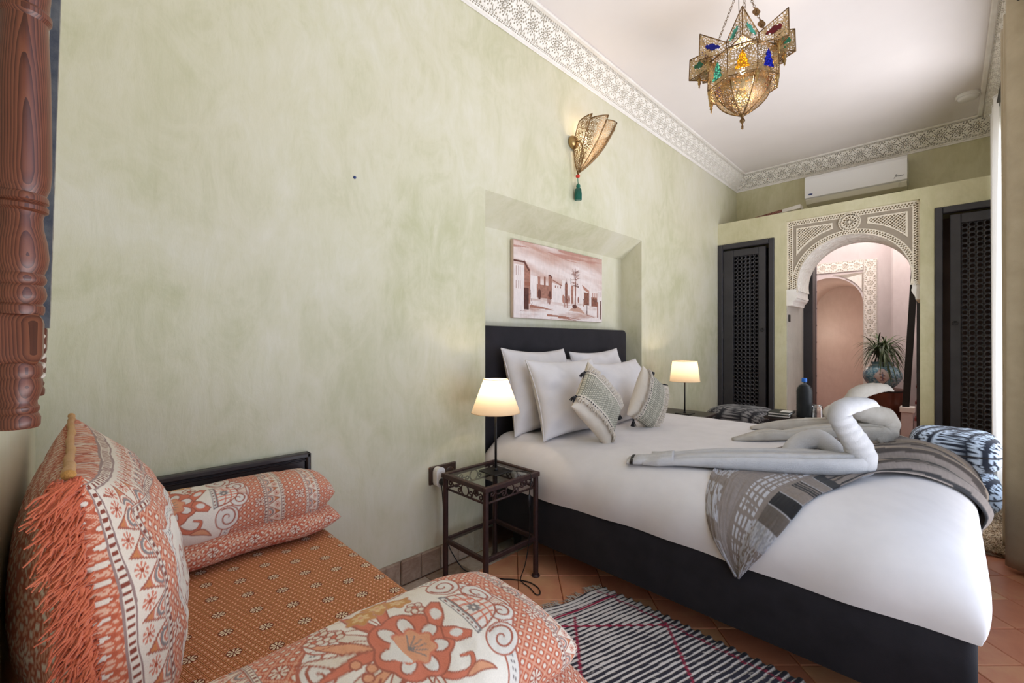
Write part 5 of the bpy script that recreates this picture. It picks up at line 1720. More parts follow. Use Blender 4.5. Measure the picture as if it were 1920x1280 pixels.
for k in range(npan):
    a0, a1 = a_edges[k], a_edges[k + 1]
    ns = 26
    h0, h1 = 1.02 - .042 * k, 1.045 - .042 * k
    P = np.zeros((ns, 7, 3)); S0 = np.linspace(0.01, 1, ns)
    for i, s in enumerate(S0):
        for j in range(7):
            q = j / 6; P[i, j] = fan(a0 + (a1 - a0) * q, s * (h0 + (h1 - h0) * q * (s ** 6)), .96 + .07 * q)
    g = Geo(); g.grid(P); pp = part('fan_panel', g, M_PIERCE2, sc, smooth=True)
    e = Geo(); e.tube(P[:, 6], .0042, 6); e.tube(P[:, 0], .003, 6); e.tube(P[-1], .0034, 6); part('panel_edge', e, M_DBRASS, pp, smooth=True)
g = Geo(); g.lathe([(.0, .016), (.009, .014), (.012, .006), (.008, -.004), (.003, -.010)], 12, tuple(tip)); part('tip_cap', g, M_DBRASS, sc, smooth=True)
g = Geo(); g.lathe([(.002, .012), (.013, .008), (.016, 0), (.013, -.008), (.002, -.012)], 16, (tip[0] - .004, tip[1], tip[2] - .022)); part('red_bead', g, plain('coral_bead', srgb(200, 48, 32), None, rough=.3), sc, smooth=True)
g = Geo(); x, y, z = tip[0] - .002, tip[1], tip[2]
M_GREEN = fabric('green_silk', srgb(20, 92, 76), srgb(34, 116, 94), 300, strength=.6, rough=.5)
g.tube([(x - .004, y, z - .032), (x + .002, y, z - .075)], .003, 6)
g.lathe([(.003, -.070), (.013, -.082), (.016, -.092), (.013, -.102), (.018, -.115), (.022, -.15), (.021, -.187), (.004, -.189)], 18, (x + .003, y, z))
for k in range(18):
    t = k / 18 * 2 * PI; g.tube([(x + .003 + .019 * math.cos(t), y + .019 * math.sin(t), z - .112), (x + .003 + .0235 * math.cos(t), y + .0235 * math.sin(t), z - .15), (x + .003 + .0225 * math.cos(t), y + .0225 * math.sin(t), z - .19)], .0026, 5)
part('tassel', g, M_GREEN, sc, smooth=True)
cc = (topc + tip) / 2 + np.array([0, .02, .08])
g = Geo(); g.lathe([(.006, -.05), (.012, -.03), (.014, 0), (.010, .03), (.001, .05)], 12, tuple(cc)); part('bulb', g, M_BULB, sc, smooth=True)
point('sconce_light', tuple(tip * .22 + topc * .78 + np.array([.02, 0, .0])), 2.0, WARM, .035)

# ---- star lantern
CHX, CHY = 2.58, 0.80
ch = thing('star_lantern', 'pierced brass star chandelier with coloured glass hanging from the white ceiling', 'chandelier', (CHX, CHY, 2.36))
CD = np.array([CHX, CHY, 0]) / math.hypot(CHX, CHY); CS = np.array([CD[1], -CD[0], 0])
def cp(ang, r, z):
    """ang in degrees from the side that faces the daybed corner, turning towards the closets"""
    t = math.radians(ang); p = np.array([CHX, CHY, 0]) - CD * math.cos(t) * r + CS * math.sin(t) * r
    return np.array([p[0], p[1], z])
GL = {}
for nm, c in (('teal', (70, 176, 158)), ('green', (60, 130, 96)), ('blue', (16, 26, 150)), ('amber', (250, 166, 10)), ('red', (110, 14, 26))):
    m = NM(nm + '_glass', .1); c = srgb(*c)
    d = m.new('ShaderNodeBsdfTranslucent'); d.inputs[0].default_value = (*c, 1)
    m.base(c); mxs = m.new('ShaderNodeMixShader'); mxs.inputs[0].default_value = .55
    m.link(m.b.outputs[0], mxs.inputs[1]); m.link(d.outputs[0], mxs.inputs[2]); m.link(mxs.outputs[0], m.out.inputs['Surface']); GL[nm] = m.m
def facet(q, glass=None, kind='loz', sub=None):
    """pierced panel with quad corners (bl, br, tr, tl) and a glass inset"""
    q = [np.asarray(p) for p in q]
    g = Geo(); g.add(q, [[0, 1, 2, 3]]); o = part('pierced_panel', g, M_PIERCE, ch)
    e = Geo()
    for i in range(4): e.tube([q[i], q[(i + 1) % 4]], .0028, 5)
    part('panel_edge', e, M_DBRASS, o, smooth=True)
    if glass:
        n = unit(np.cross(q[1] - q[0], q[3] - q[0])); c0 = np.array([CHX, CHY, (q[0] + q[2])[2] / 2])
        if np.dot(n, (q[0] + q[2]) / 2 - c0) < 0: n = -n
        bil = lambda s, t: (q[0] * (1 - s) + q[1] * s) * (1 - t) + (q[3] * (1 - s) + q[2] * s) * t + n * .003
        if kind == 'arch': o2 = [(.26, .16), (.74, .16), (.72, .24), (.66, .30), (.68, .42), (.62, .50), (.62, .60), (.55, .70), (.50, .80), (.45, .70), (.38, .60), (.38, .50), (.32, .42), (.34, .30), (.28, .24)]
        else: o2 = [(.22, .50), (.30, .38), (.36, .42), (.44, .30), (.56, .32), (.66, .40), (.72, .34), (.78, .50), (.70, .64), (.62, .60), (.52, .70), (.42, .66), (.34, .58), (.28, .62)]
        g = Geo(); g.add([bil(*p) for p in o2], [list(range(len(o2)))]); part('glass_inset', g, GL[glass], o)
def star_point(a, half, ri, ro, z0, zi, zo, gl=(None, None), drop=True):
    vl, vr = cp(a - half, ri, z0), cp(a + half, ri, z0); vlt, vrt = cp(a - half, ri, zi), cp(a + half, ri, zi)
    b, t = cp(a, ro, z0), cp(a, ro * .985, zo)
    facet([vl, b, t, vlt], gl[0]); facet([b, vr, vrt, t], gl[1])
    g = Geo(); g.add([vl, b, vr], [[0, 1, 2]]); part('base_plate', g, M_PIERCE, ch)
    if drop:
        p = cp(a, ro * .80, z0); g = Geo()
        g.lathe([(.006, .012), (.004, .0), (.010, -.006), (.011, -.018), (.006, -.024), (.009, -.030), (.007, -.040), (.003, -.046), (.005, -.052), (.001, -.062)], 10, tuple(p)); part('drop_finial', g, M_BRASS, ch, smooth=True)
# crown of six tall points
for a, gl in ((0, ('teal', 'teal')), (60, ('red', 'green')), (120, (None, None)), (180, (None, None)), (240, (None, None)), (300, ('blue', 'blue'))):
    star_point(a, 30, .150, .240, 2.720, 2.770, 2.862, gl, drop=a in (60, 300))
# box points at the sides and behind
for a, gl, ro in ((88, ('green', 'green'), .245), (-92, ('green', 'green'), .272), (150, (None, None), .26), (-150, (None, None), .26)):
    star_point(a, 26, .165, ro, 2.695, 2.790, 2.812, gl)
# octagonal drum with arched glass
for k, gl in zip(range(8), ('amber', 'blue', 'green', 'red', 'amber', 'blue', 'red', 'teal')):
    a0, a1 = -22.5 + 45 * k, 22.5 + 45 * k
    facet([cp(a0, .182, 2.568), cp(a1, .182, 2.568), cp(a1, .178, 2.718), cp(a0, .178, 2.718)], gl, 'arch')
g = Geo(); g.add([cp(-22.5 + 45 * k, .182, 2.568) for k in range(8)] + [cp(-22.5 + 45 * k, .135, 2.562) for k in range(8)], [[k, (k + 1) % 8, 8 + (k + 1) % 8, 8 + k] for k in range(8)]); part('under_plate', g, M_PIERCE, ch)
for a in (22.5, 67.5, -67.5, -22.5 - 90):
    p = cp(a, .172, 2.568); g = Geo(); g.lathe([(.006, .006), (.012, -.008), (.010, -.024), (.005, -.030), (.009, -.038), (.003, -.050), (.005, -.056), (.001, -.066)], 10, tuple(p)); part('drop_finial', g, M_BRASS, ch, smooth=True)
# dome of eight gores
zz = np.linspace(0, 1, 16)
for k in range(8):
    a0, a1 = -22.5 + 45 * k, 22.5 + 45 * k
    P = np.zeros((16, 5, 3))
    for i, s in enumerate(zz):
        r = .138 * (1 - s ** 1.7) ** .85 + .006
        for j in range(5):
            q = j / 4; a = a0 + (a1 - a0) * q; ch_r = r * math.cos(math.radians(22.5)) / math.cos(math.radians(a - (a0 + a1) / 2)) * (1 + .03 * math.sin(q * PI))
            P[i, j] = cp(a, ch_r, 2.562 - .138 * s)
    g = Geo(); g.grid(P); o = part('dome_gore', g, M_PIERCE2 if k % 2 else M_PIERCE, ch, smooth=True)
    e = Geo(); e.tube(P[:, 0], .0035, 6); part('rib', e, M_DBRASS, o, smooth=True)
g = Geo(); p = cp(0, 0, 2.424); g.lathe([(.012, .008), (.016, 0), (.008, -.008), (.005, -.014), (.013, -.024), (.014, -.032), (.004, -.044), (.004, -.056), (.007, -.060), (.004, -.066), (.007, -.070), (.001, -.076)], 14, tuple(p)); part('finial', g, M_DBRASS, ch, smooth=True)
# chains
def chain(a, b, n):
    g = Geo(); a = np.asarray(a, float); b = np.asarray(b, float); d = unit(b - a)
    s1 = unit(np.cross(d, [.3, .9, .2])); s2 = np.cross(d, s1); L = np.linalg.norm(b - a) / n
    for k in range(n):
        c = a + d * (k + .5) * L; w = s1 if k % 2 else s2
        g.tube([c + d * L * .62 * math.cos(t) + w * .0055 * math.sin(t) for t in np.linspace(0, 2 * PI, 11)[:-1]], .0014, 5, closed=True)
    return g
hook = np.array([CHX, CHY, 3.17])
for a in (-72, 45, 165): part('chain', chain(cp(a, .15, 2.775), hook, 22), M_DBRASS, ch, smooth=True)
part('chain', chain(hook, (CHX, CHY, ZC - .01), 4), M_DBRASS, ch, smooth=True)
g = Geo(); g.tube(catmull([(CHX, CHY, ZC), (CHX - .012, CHY + .01, 3.12), (CHX - .006, CHY + .015, 3.0), (CHX, CHY, 2.74)], 8), .0022, 6); part('flex', g, M_BLACK, ch, smooth=True)
for s in (.62, .84):
    c = hook + (cp(45, .15, 2.775) - hook) * s; g = Geo(); t = np.linspace(0, 2 * PI, 33)[:-1]
    rr = .017 + .004 * np.abs(np.cos(2 * t)); o2 = [(r * math.cos(q), r * math.sin(q)) for r, q in zip(rr, t)]
    g.prism(o2, lambda p, q: tuple(c + RT * p + UP * q), lambda p, q: tuple(c + RT * p + UP * q + FW * .003)); part('quatrefoil_plaque', g, M_DBRASS, ch)
g = Geo(); g.lathe([(.045, 0), (.045, -.006), (.02, -.03), (.006, -.04)], 20, (CHX, CHY, ZC)); part('ceiling_rose', g, M_DBRASS, ch, auto=40)
g = Geo(); g.lathe([(.006, -.05), (.013, -.03), (.016, 0), (.012, .03), (.001, .05)], 12, (CHX, CHY, 2.70)); part('bulb', g, M_BULB, ch, smooth=True)
point('lantern_light', (CHX, CHY, 2.62), 3.5, WARM, .025)

# ---- air conditioner
ac = thing('air_conditioner', 'white split air conditioner high on the back wall under the cornice', 'air conditioner', (5.8, .71, 2.69))
ay0, ay1 = .292, 1.122
prof = [(XF, 2.700), (XF - .10, 2.690), (XF - .175, 2.705), (XF - .205, 2.745), (XF - .205, 2.755), (XF, 2.755)]
g = Geo(); g.prism(prof, lambda x, z: (x, ay0, z), lambda x, z: (x, ay1, z)); part('lower_body', g, M_CREAMPL, ac)
prof = [(XF, 2.755), (XF - .205, 2.757), (XF - .222, 2.765), (XF - .222, 2.965), (XF - .210, 2.995), (XF - .18, 3.008), (XF, 3.008)]
g = Geo(); g.prism(prof, lambda x, z: (x, ay0 - .004, z), lambda x, z: (x, ay1 + .004, z)); part('front_panel', g, M_WHITEPL, ac)
g = Geo(); g.prism([(XF - .212, 2.752), (XF - .186, 2.708), (XF - .180, 2.704), (XF - .176, 2.708), (XF - .205, 2.752)], lambda x, z: (x, ay0 + .06, z), lambda x, z: (x, ay1 - .06, z)); part('louvre', g, M_CREAMPL, ac)
M_INK = plain('printed_mark', srgb(70, 66, 70), None, rough=.5)
M_NAVY = plain('blue_badge', srgb(42, 60, 110), None, rough=.4)
xf_ = XF - .2225
g = Geo(); t = np.linspace(0, 2 * PI, 25)[:-1]
g.prism([(.022 * math.cos(q), .009 * math.sin(q)) for q in t], lambda p, q: (xf_, 1.075 + p, 2.797 + q), lambda p, q: (xf_ - .0012, 1.075 + p, 2.797 + q)); part('oval_badge', g, M_NAVY, ac)
# handwritten style name mark, not readable in the photograph: kept as the same small script line
wv = [(.385, 2.788), (.378, 2.800), (.372, 2.818), (.368, 2.826), (.366, 2.815), (.370, 2.803), (.362, 2.806), (.357, 2.812), (.353, 2.803), (.348, 2.811), (.344, 2.803), (.339, 2.811), (.335, 2.803), (.330, 2.811), (.326, 2.803), (.321, 2.811), (.318, 2.804), (.312, 2.812)]
g = Geo(); g.tube([(xf_ - .0005, y, z) for y, z in catmull(wv, 4)], .0016, 5); part('script_mark', g, M_INK, ac, smooth=True)
# board lying on the ledge, leaning up against the unit
bd = thing('ledge_board', 'long pale board with dark red patterned end lying slanted on the closet ledge', 'board', (5.6, 1.5, ZP))
def slat(y0, y1, z0, z1, th, x0, x1):
    g = Geo(); g.prism([(y0, z0), (y1, z1), (y1, z1 + th), (y0, z0 + th * .35)], lambda y, z: (x0, y, z), lambda y, z: (x1, y, z)); return g
part('board', slat(1.84, 1.13, ZP + .006, ZP + .075, .042, 5.50, 5.62), M_PLASTER, bd)
m = NM('red_pattern', .8); v_ = m.coord('Object'); m.base(m.ramp(m.voro(v_, 70), [(.2, srgb(92, 32, 30)), (.5, srgb(170, 120, 104)), (.6, srgb(70, 26, 24))])); M_REDPAT = m.m
part('patterned_strip', slat(1.84, 1.30, ZP + .014, ZP + .064, .030, 5.494, 5.4995), M_REDPAT, bd)
# ================================================================== FAR SIDE OF THE BED
M_DKWOOD = wood('dark_wood', srgb(34, 26, 24), srgb(46, 36, 32), srgb(58, 46, 40), 1, 1.0, .4)
def small_table(label, x0, x1, y0, y1, h):
    t = thing('bedside_table', label, 'table', ((x0 + x1) / 2, (y0 + y1) / 2, 0))
    part('tabletop', Geo().box((x0, y0, h - .022), (x1, y1, h), .004), M_DKWOOD, t)
    part('apron', Geo().box((x0 + .03, y0 + .03, h - .07), (x1 - .03, y1 - .03, h - .022), .003), M_DKWOOD, t)
    for x in (x0 + .03, x1 - .03):
        for y in (y0 + .03, y1 - .03):
            g = Geo(); g.lathe([(.012, 0), (.016, .01), (.020, h - .07)], 12, (x, y, 0)); part('leg', g, M_DKWOOD, t, smooth=True)
    return t
small_table('dark bedside table under the straighter shaded lamp beyond the bed', 3.52, 3.92, 1.42, 1.86, .572)
small_table('low dark table beyond the bed holding the bottle, tumbler and menus', 3.93, 4.42, .60, 1.06, .592)
tz = .592
# bottle in a black corded sleeve
bt = thing('bottle', 'water bottle in a black corded sleeve with blue cap on the far table', 'bottle', (4.10, .815, tz))
g = Geo(); rr = [(.0, 0.002), (.052, 0.0)]
for k in range(20):
    z = .008 + k * .0124; R = .056 if z < .20 else .056 * math.sqrt(max(.05, 1 - ((z - .20) / .068) ** 2))
    rr += [(R - .006, z - .0062), (R, z)]
rr += [(.014, .262)]
g.lathe([(r, z) for r, z in rr if z <= .262], 24, (4.10, .815, tz)); part('corded_sleeve', g, fabric('black_cord', srgb(26, 28, 30), srgb(40, 44, 46), 200, strength=.4, rough=.45), bt, smooth=True)
g = Geo(); g.lathe([(.014, .250), (.014, .280)], 16, (4.10, .815, tz)); part('neck', g, M_GLASS, bt, smooth=True)
g = Geo(); g.lathe([(.0175, .276), (.0185, .279), (.0185, .304), (.016, .308), (0, .308)], 20, (4.10, .815, tz)); part('cap', g, plain('blue_cap', srgb(20, 104, 196), None, rough=.4), bt, auto=40)
nk = Geo().box((3.98, .63, tz), (4.16, .80, tz + .003)); part('napkin', nk, M_WHITE, label='white paper napkin lying under the upturned tumbler', cat='napkin')
gl = thing('tumbler', 'clear glass tumbler upside down on a white napkin beside the bottle', 'glass', (4.06, .722, tz + .003))
g = Geo(); g.lathe([(.040, 0), (.041, .004), (.037, .05), (.034, .095), (.030, .106), (.0, .108), (.0, .098), (.028, .096), (.033, .05), (.036, .002)], 28, (4.06, .722, tz + .003), caps=False)
m = NM('drinking_glass', .02); m.b.inputs['Transmission Weight'].default_value = 1.0; m.b.inputs['IOR'].default_value = 1.45; m.base(srgb(250, 252, 252)); part('cup', g, m.m, gl, smooth=True)
M_MENU = plain('green_black_leatherette', srgb(34, 40, 36), srgb(46, 54, 48), 30, .5, bump=.2, bscale=200)
for k, (dx, dy, rz_) in enumerate(((0, 0, .12), (.006, -.008, .02))):
    t = thing('menu_folder', ('dark green menu folder, lower of the two on the far table', 'dark green menu folder with a white sheet on top, upper of the two')[k], 'folder', (4.02 + dx, .965 + dy, tz + .019 * k), rz_)
    g = Geo(); g.box((-.10, -.075, 0), (.10, .075, .004), .001); g.box((-.10, -.075, .014), (.10, .075, .018), .001); g.box((-.10, .071, 0), (.10, .075, .018)); part('cover', g, M_MENU, t, local=True)
    part('pages', Geo().box((-.096, -.072, .0042), (.096, .070, .0138)), M_PLASTER, t, local=True)
pp = Geo().box((3.97, .885, tz + .0375), (4.09, .955, tz + .040)); part('paper_sheet', pp, M_WHITEPL, label='loose white card lying on the upper menu folder', cat='paper')

# floor cushions with woven bands
def floor_cushion(label, x, y, z, hx, hy, hz, seed, dark, lite):
    nu, nv = 64, 96
    th = np.linspace(0, 2 * PI, nv + 1)[:-1]; ph = np.linspace(-PI / 2, PI / 2, nu)
    PH, TH = np.meshgrid(ph, th, indexing='ij')
    sq = lambda c, p: np.sign(c) * np.abs(c) ** p
    X = x + hx * sq(np.cos(TH), .5) * np.cos(PH) ** .45; Y = y + hy * sq(np.sin(TH), .5) * np.cos(PH) ** .45; Z = z + hz + hz * sq(np.sin(PH), .75)
    w = (X - x) * .4 + (Y - y); l = np.where(np.abs(PH) > .9, (X - x), Z * 1.2 + (X - x))
    col = np.broadcast_to(dark, X.shape + (3,)).copy(); k = (w / .088) % 1
    band_ = (k > .42) & (k < .92)
    tri = band_ & (np.abs(((l / .045) % 1) - .5) * 2 < np.abs((k - .67) / .25))
    col[band_] = lite; col[tri & (np.abs(k - .67) < .20)] = dark; col[(np.abs(k - .36) < .02) | (np.abs(k - .97) < .02)] = lite
    g = Geo(); g.grid(np.stack([X, Y, Z], -1), wv=True, col=col, flip=True)
    t = thing('floor_cushion', label, 'floor cushion', (x, y, z), group='patterned floor cushions beyond the bed')
    part('cover', g, printcloth('kilim_weave_%d' % seed, 300, .9, .6), t, smooth=True)
    g = Geo(); zz_ = z + hz; g.tube([(x + hx * 1.005 * sq(math.cos(q), .5), y + hy * 1.005 * sq(math.sin(q), .5), zz_) for q in th], .005, 6, closed=True); part('piping', g, M_BLACKFAB, t, smooth=True)
    return t
NV, LB = rgb(30, 36, 50), rgb(176, 192, 212)
GD, GL_ = rgb(36, 36, 42), rgb(132, 130, 132)
floor_cushion('blue and white patterned floor cushion, lower of the pair by the curtain', 4.42, -.02, .03, .27, .235, .136, 1, NV, LB)
floor_cushion('blue and white patterned floor cushion, upper of the pair by the curtain', 4.41, -.02, .304, .27, .235, .132, 2, NV, LB)
floor_cushion('charcoal patterned floor cushion, lower one before the left closet', 4.42, 1.36, 0, .27, .28, .15, 3, GD, GL_)
floor_cushion('charcoal patterned floor cushion, upper one before the left closet', 4.40, 1.37, .302, .27, .28, .142, 4, GD, GL_)

# shaggy beige rug
sr = thing('shaggy_rug', 'thick shaggy beige rug on the floor under the curtain', 'rug', (4.4, -.12, 0))
M_SHAG = plain('beige_wool', srgb(150, 122, 92), srgb(206, 184, 156), 26, .95, bump=.6, bscale=120, bdist=.01)
xs = np.linspace(3.60, 5.15, 120); ys = np.linspace(-.318, .12, 40); X, Y = np.meshgrid(xs, ys, indexing='ij')
ed = np.clip(np.minimum(np.minimum(X - 3.60, 5.15 - X), np.minimum(Y + .318, .12 - Y)) / .03, 0, 1)
Z = .003 + .020 * ed ** .5 + .008 * fbm(X * 30, Y * 30, 3) * ed
part('backing', Geo().grid(np.stack([X, Y, Z], -1)), M_SHAG, sr, smooth=True)
rs = np.random.RandomState(6); fr = Geo()
for k in range(2600):
    x = 3.60 + 1.0 * rs.rand() ** 1.6; y = rs.uniform(-.31, .02); a = rs.uniform(0, 2 * PI); L = rs.uniform(.012, .028)
    p = np.array([x, y, .018]); fr.tube([p, p + [math.cos(a) * L * .5, math.sin(a) * L * .5, .012], p + [math.cos(a) * L, math.sin(a) * L, .006]], [.003, .003, .0014], 3, caps=False)
part('pile', fr, M_SHAG, sr, smooth=True, kind='stuff')

# curtains
M_CURT = fabric('beige_curtain', srgb(168, 154, 128), srgb(182, 168, 142), 500, strength=.4)
cu2 = thing('curtain', 'heavy beige curtain gathered at the right wall, black eyelets along its top', 'curtain', (3.55, -.26, .015))
def wavy(x0, x1, yc, amp, waves, z0, z1, nu=140, nv=50, ph=0.0, flare=.25):
    u = np.linspace(0, 1, nu); v = np.linspace(0, 1, nv); U, V = np.meshgrid(u, v, indexing='ij')
    a = amp * (1 + flare * (1 - V) * np.sin(U * 5 + 1)) * (.9 + .1 * V)
    X = x0 + (x1 - x0) * U + .012 * np.sin(V * 7 + U * 9) * (1 - V) ; Y = yc + a * np.sin(U * waves * 2 * PI + ph + .25 * np.sin(V * 4)) ; Z = z0 + (z1 - z0) * V
    return X, np.clip(Y, YR + .012, None), Z
X, Y, Z = wavy(3.36, 3.76, -.252, .043, 2.5, .030, 2.965, ph=-.6, flare=.15)
g = Geo(); g.grid(np.stack([X, Y, Z], -1)); o = part('cloth', g, M_CURT, cu2, smooth=True); solid(o, .004, 0)
g = Geo(); g.grid(np.stack([X, Y - .003, Z], -1)[:, :3][:, ::1]); 
for u in (.28, .68):
    i = int(u * 139); c = np.array([X[i, -1], Y[i, -1], 2.925]); g = Geo()
    dx = np.array([X[i + 2, -1] - X[i - 2, -1], Y[i + 2, -1] - Y[i - 2, -1], 0]); dx = unit(dx); nn = np.cross(dx, UP)
    g.tube([c + dx * .026 * math.cos(q) + UP * .026 * math.sin(q) for q in np.linspace(0, 2 * PI, 21)[:-1]], .008, 8, closed=True)
    part('eyelet', g, M_BLACK, cu2, smooth=True)
rd = thing('curtain_rod', 'black curtain rod with round finial along the right wall', 'curtain rod', (4.2, -.25, 2.91))
g = Geo(); g.tube([(3.22, -.253, 2.925), (5.18, -.253, 2.925)], .011, 12); part('rod', g, M_BLACK, rd, smooth=True)
g = Geo(); g.lathe([(.011, 0), (.018, .012), (.026, .03), (.02, .052), (.001, .060)], 16, M=mx(TRN(3.225, -.253, 2.925), ROT(-90, 'Y'))); part('finial', g, M_BLACK, rd, smooth=True)
for x in (3.28, 5.1): part('bracket', Geo().box((x - .008, YR, 2.915), (x + .008, -.25, 2.930)), M_BLACK, rd)
m = NM('white_voile', .9); d = m.new('ShaderNodeBsdfDiffuse'); d.inputs[0].default_value = (*srgb(236, 234, 230), 1); t_ = m.new('ShaderNodeBsdfTranslucent'); t_.inputs[0].default_value = (*srgb(236, 234, 230), 1); mm_ = m.new('ShaderNodeMixShader'); mm_.inputs[0].default_value = .15
m.link(d.outputs[0], mm_.inputs[1]); m.link(t_.outputs[0], mm_.inputs[2]); m.link(mm_.outputs[0], m.out.inputs['Surface']); M_VOILE = m.m
vo = thing('voile_curtain', 'thin white curtain hanging behind the heavy beige one beside the right closet', 'curtain', (4.8, -.25, .03))
X, Y, Z = wavy(4.72, 5.16, -.262, .034, 2.5, .035, 2.975, ph=.4)
g = Geo(); g.grid(np.stack([X, Y, Z], -1)); part('cloth', g, M_VOILE, vo, smooth=True)
g = Geo(); g.tube(np.stack([X, Y, Z], -1)[:, -1][::3], .006, 6); part('header_tape', g, M_VOILE, vo, smooth=True)

# ================================================================== WALL MIRROR WITH TURNED COLUMNS (near wall)
def turned_pine():
    m = NM('stained_pine', .36, 0, .5)
    ge = m.new('ShaderNodeNewGeometry'); sp = m.new('ShaderNodeSeparateXYZ'); m.link(ge.outputs['Position'], sp.inputs[0])
    x, y, z = (E(m.nt, sp.outputs[k]) for k in range(3))
    wob = (E(m.nt, m.noise(m.world((9, 9, 2.2)), 1.0, 3)) - .5) * .016
    dx = x + .020 + z * .012; dy = y - .772 + z * .006
    R = (dx * dx + dy * dy).sq() + wob
    f = (R * 400.0).fr()
    fine = E(m.nt, m.noise(m.world((420, 420, 10)), 1.0, 3))
    k = f * .62 + fine * .38
    big = E(m.nt, m.noise(m.world((10, 10, 3)), 1.0, 2)) * .35
    m.base(m.ramp((k + big - .17).k, [(.15, srgb(126, 74, 52)), (.5, srgb(104, 56, 40)), (.78, srgb(74, 37, 27)), (.95, srgb(50, 25, 18))]))
    m.bump(k, .15, .0015)
    return m.m
M_PINE = turned_pine()
wm = thing('wall_mirror', 'old wall mirror between turned reddish pine columns leaning off the near wall', 'mirror', (XN, 1.0, 1.085))
H0 = 1.085
SEC = [(0, 0), (.0195, 0), (.0212, .003), (.0215, .012), (.020, .016), (.0185, .018), (.020, .021), (.0205, .025), (.0185, .028), (.018, .032), (.0205, .040), (.0223, .050), (.0215, .058), (.0205, .061), (.0222, .066), (.0222, .074), (.020, .079)]
UPR = [(.0215, .138), (.0228, .142), (.0228, .148), (.0205, .151), (.0238, .158), (.0243, .163), (.0232, .170), (.021, .174), (.0235, .178), (.0240, .182), (.0225, .186), (.0215, .188), (.0245, .197), (.0256, .208), (.0240, .226), (.0205, .243), (.0195, .256), (.0205, .262), (.0243, .265), (.0243, .270), (.0215, .273), (.0243, .276), (.0240, .282), (.022, .285), (.0250, .295), (.0263, .310), (.0262, .311), (.0263, .313), (.0255, .36), (.0235, .43), (.0208, .485), (.0203, .497), (.0235, .502), (.0235, .508), (.0205, .512), (.022, .53), (.0245, .6), (.0245, .9)]
def column(y, xb, xt):
    lean = math.atan2(xt - xb, .52)
    M = mx(TRN(xb, y, H0), Matrix.Rotation(lean, 4, 'Y'))
    g = Geo(); g.lathe(SEC, 40, M=M); g.lathe(UPR, 40, M=M)
    # square block with chamfered ends
    b = .0205
    V = []; ring = lambda s, z: [(-b * s, -b * s, z), (b * s, -b * s, z), (b * s, b * s, z), (-b * s, b * s, z)]
    R = np.array([ring(.84, .078), ring(1.0, .084), ring(1.06, .090), ring(1.06, .128), ring(1.0, .133), ring(.84, .139)])
    g.grid(xf(R.reshape(-1, 3), M).reshape(6, 4, 3), wv=True, flip=True)
    return g
part('turned_column', column(.800, -.0510, -.0430), M_PINE, wm, auto=32)
part('turned_column', column(1.255, -.0625, -.0510), M_PINE, wm, auto=32)
M_OLDPAINT = plain('peeling_grey_paint', srgb(58, 62, 74), srgb(104, 104, 104), 26, .7, bump=.4, bscale=80)
M_CHIP = plain('chipped_white_paint', srgb(186, 180, 164), srgb(128, 116, 98), 40, .8, bump=.5, bscale=60)
def board(y0, y1, xb0, xb1, z0, z1, dx):
    g = Geo(); g.add([(xb0, y0, z0), (xb1, y0, z0), (xb1, y1, z0), (xb0, y1, z0), (xb0, y0, z1), (xb1 + dx, y0, z1), (xb1 + dx, y1, z1), (xb0, y1, z1)], [(0, 1, 2, 3), (4, 7, 6, 5), (0, 4, 5, 1), (1, 5, 6, 2), (2, 6, 7, 3), (3, 7, 4, 0)]); return g
part('side_board', board(1.185, 1.200, XN + .002, -.0335, 1.215, 1.99, .018), M_OLDPAINT, wm)
part('side_board', board(.845, .860, XN + .002, -.060, 1.215, 1.99, .010), M_OLDPAINT, wm)
part('edge_strip', board(1.1995, 1.203, -.040, -.0325, 1.215, 1.99, .018), M_CHIP, wm)
part('edge_strip', board(1.183, 1.1855, -.052, -.0455, 1.215, 1.99, .018), M_CHIP, wm)
m = NM('dark_mirror_glass', .12, 1.0); v_ = m.coord('Object', (30, 30, 3)); m.base(m.ramp(m.noise(v_, 1.5, 5), [(.3, srgb(20, 18, 12)), (.7, srgb(86, 84, 50))])); M_MIRR = m.m
part('mirror_glass', Geo().box((XN + .001, .862, 1.22), (XN + .005, 1.185, 1.98)), M_MIRR, wm)
part('bottom_board', Geo().box((XN + .002, .79, 1.19), (-.056, 1.26, 1.22), .003), M_PINE, wm)
rp = Geo(); rs = np.random.RandomState(9)
for k in range(26):
    z = 1.205 - k * .0028; pts = [(-.052 + .012 * math.sin(q * 1.1 + k), 1.19 + .012 * math.cos(q * 1.3 + k), z - .004 * q) for q in range(6)]
    rp.tube(catmull(pts, 3), .0026, 5)
part('rope_binding', rp, M_CREAMF, wm, smooth=True, kind='stuff')

# ================================================================== PASSAGE BEHIND THE ARCH
HX0, HX1, HY0, HY1, HZ = 6.02, 7.60, -.75, 2.25, 3.25
g = Geo(); g.box((HX0, HY0, -.10), (9.2, HY1, -.002)); part('floor_passage', g, plain('passage_tiles', srgb(150, 84, 66), srgb(172, 104, 84), 6, .5), kind='structure')
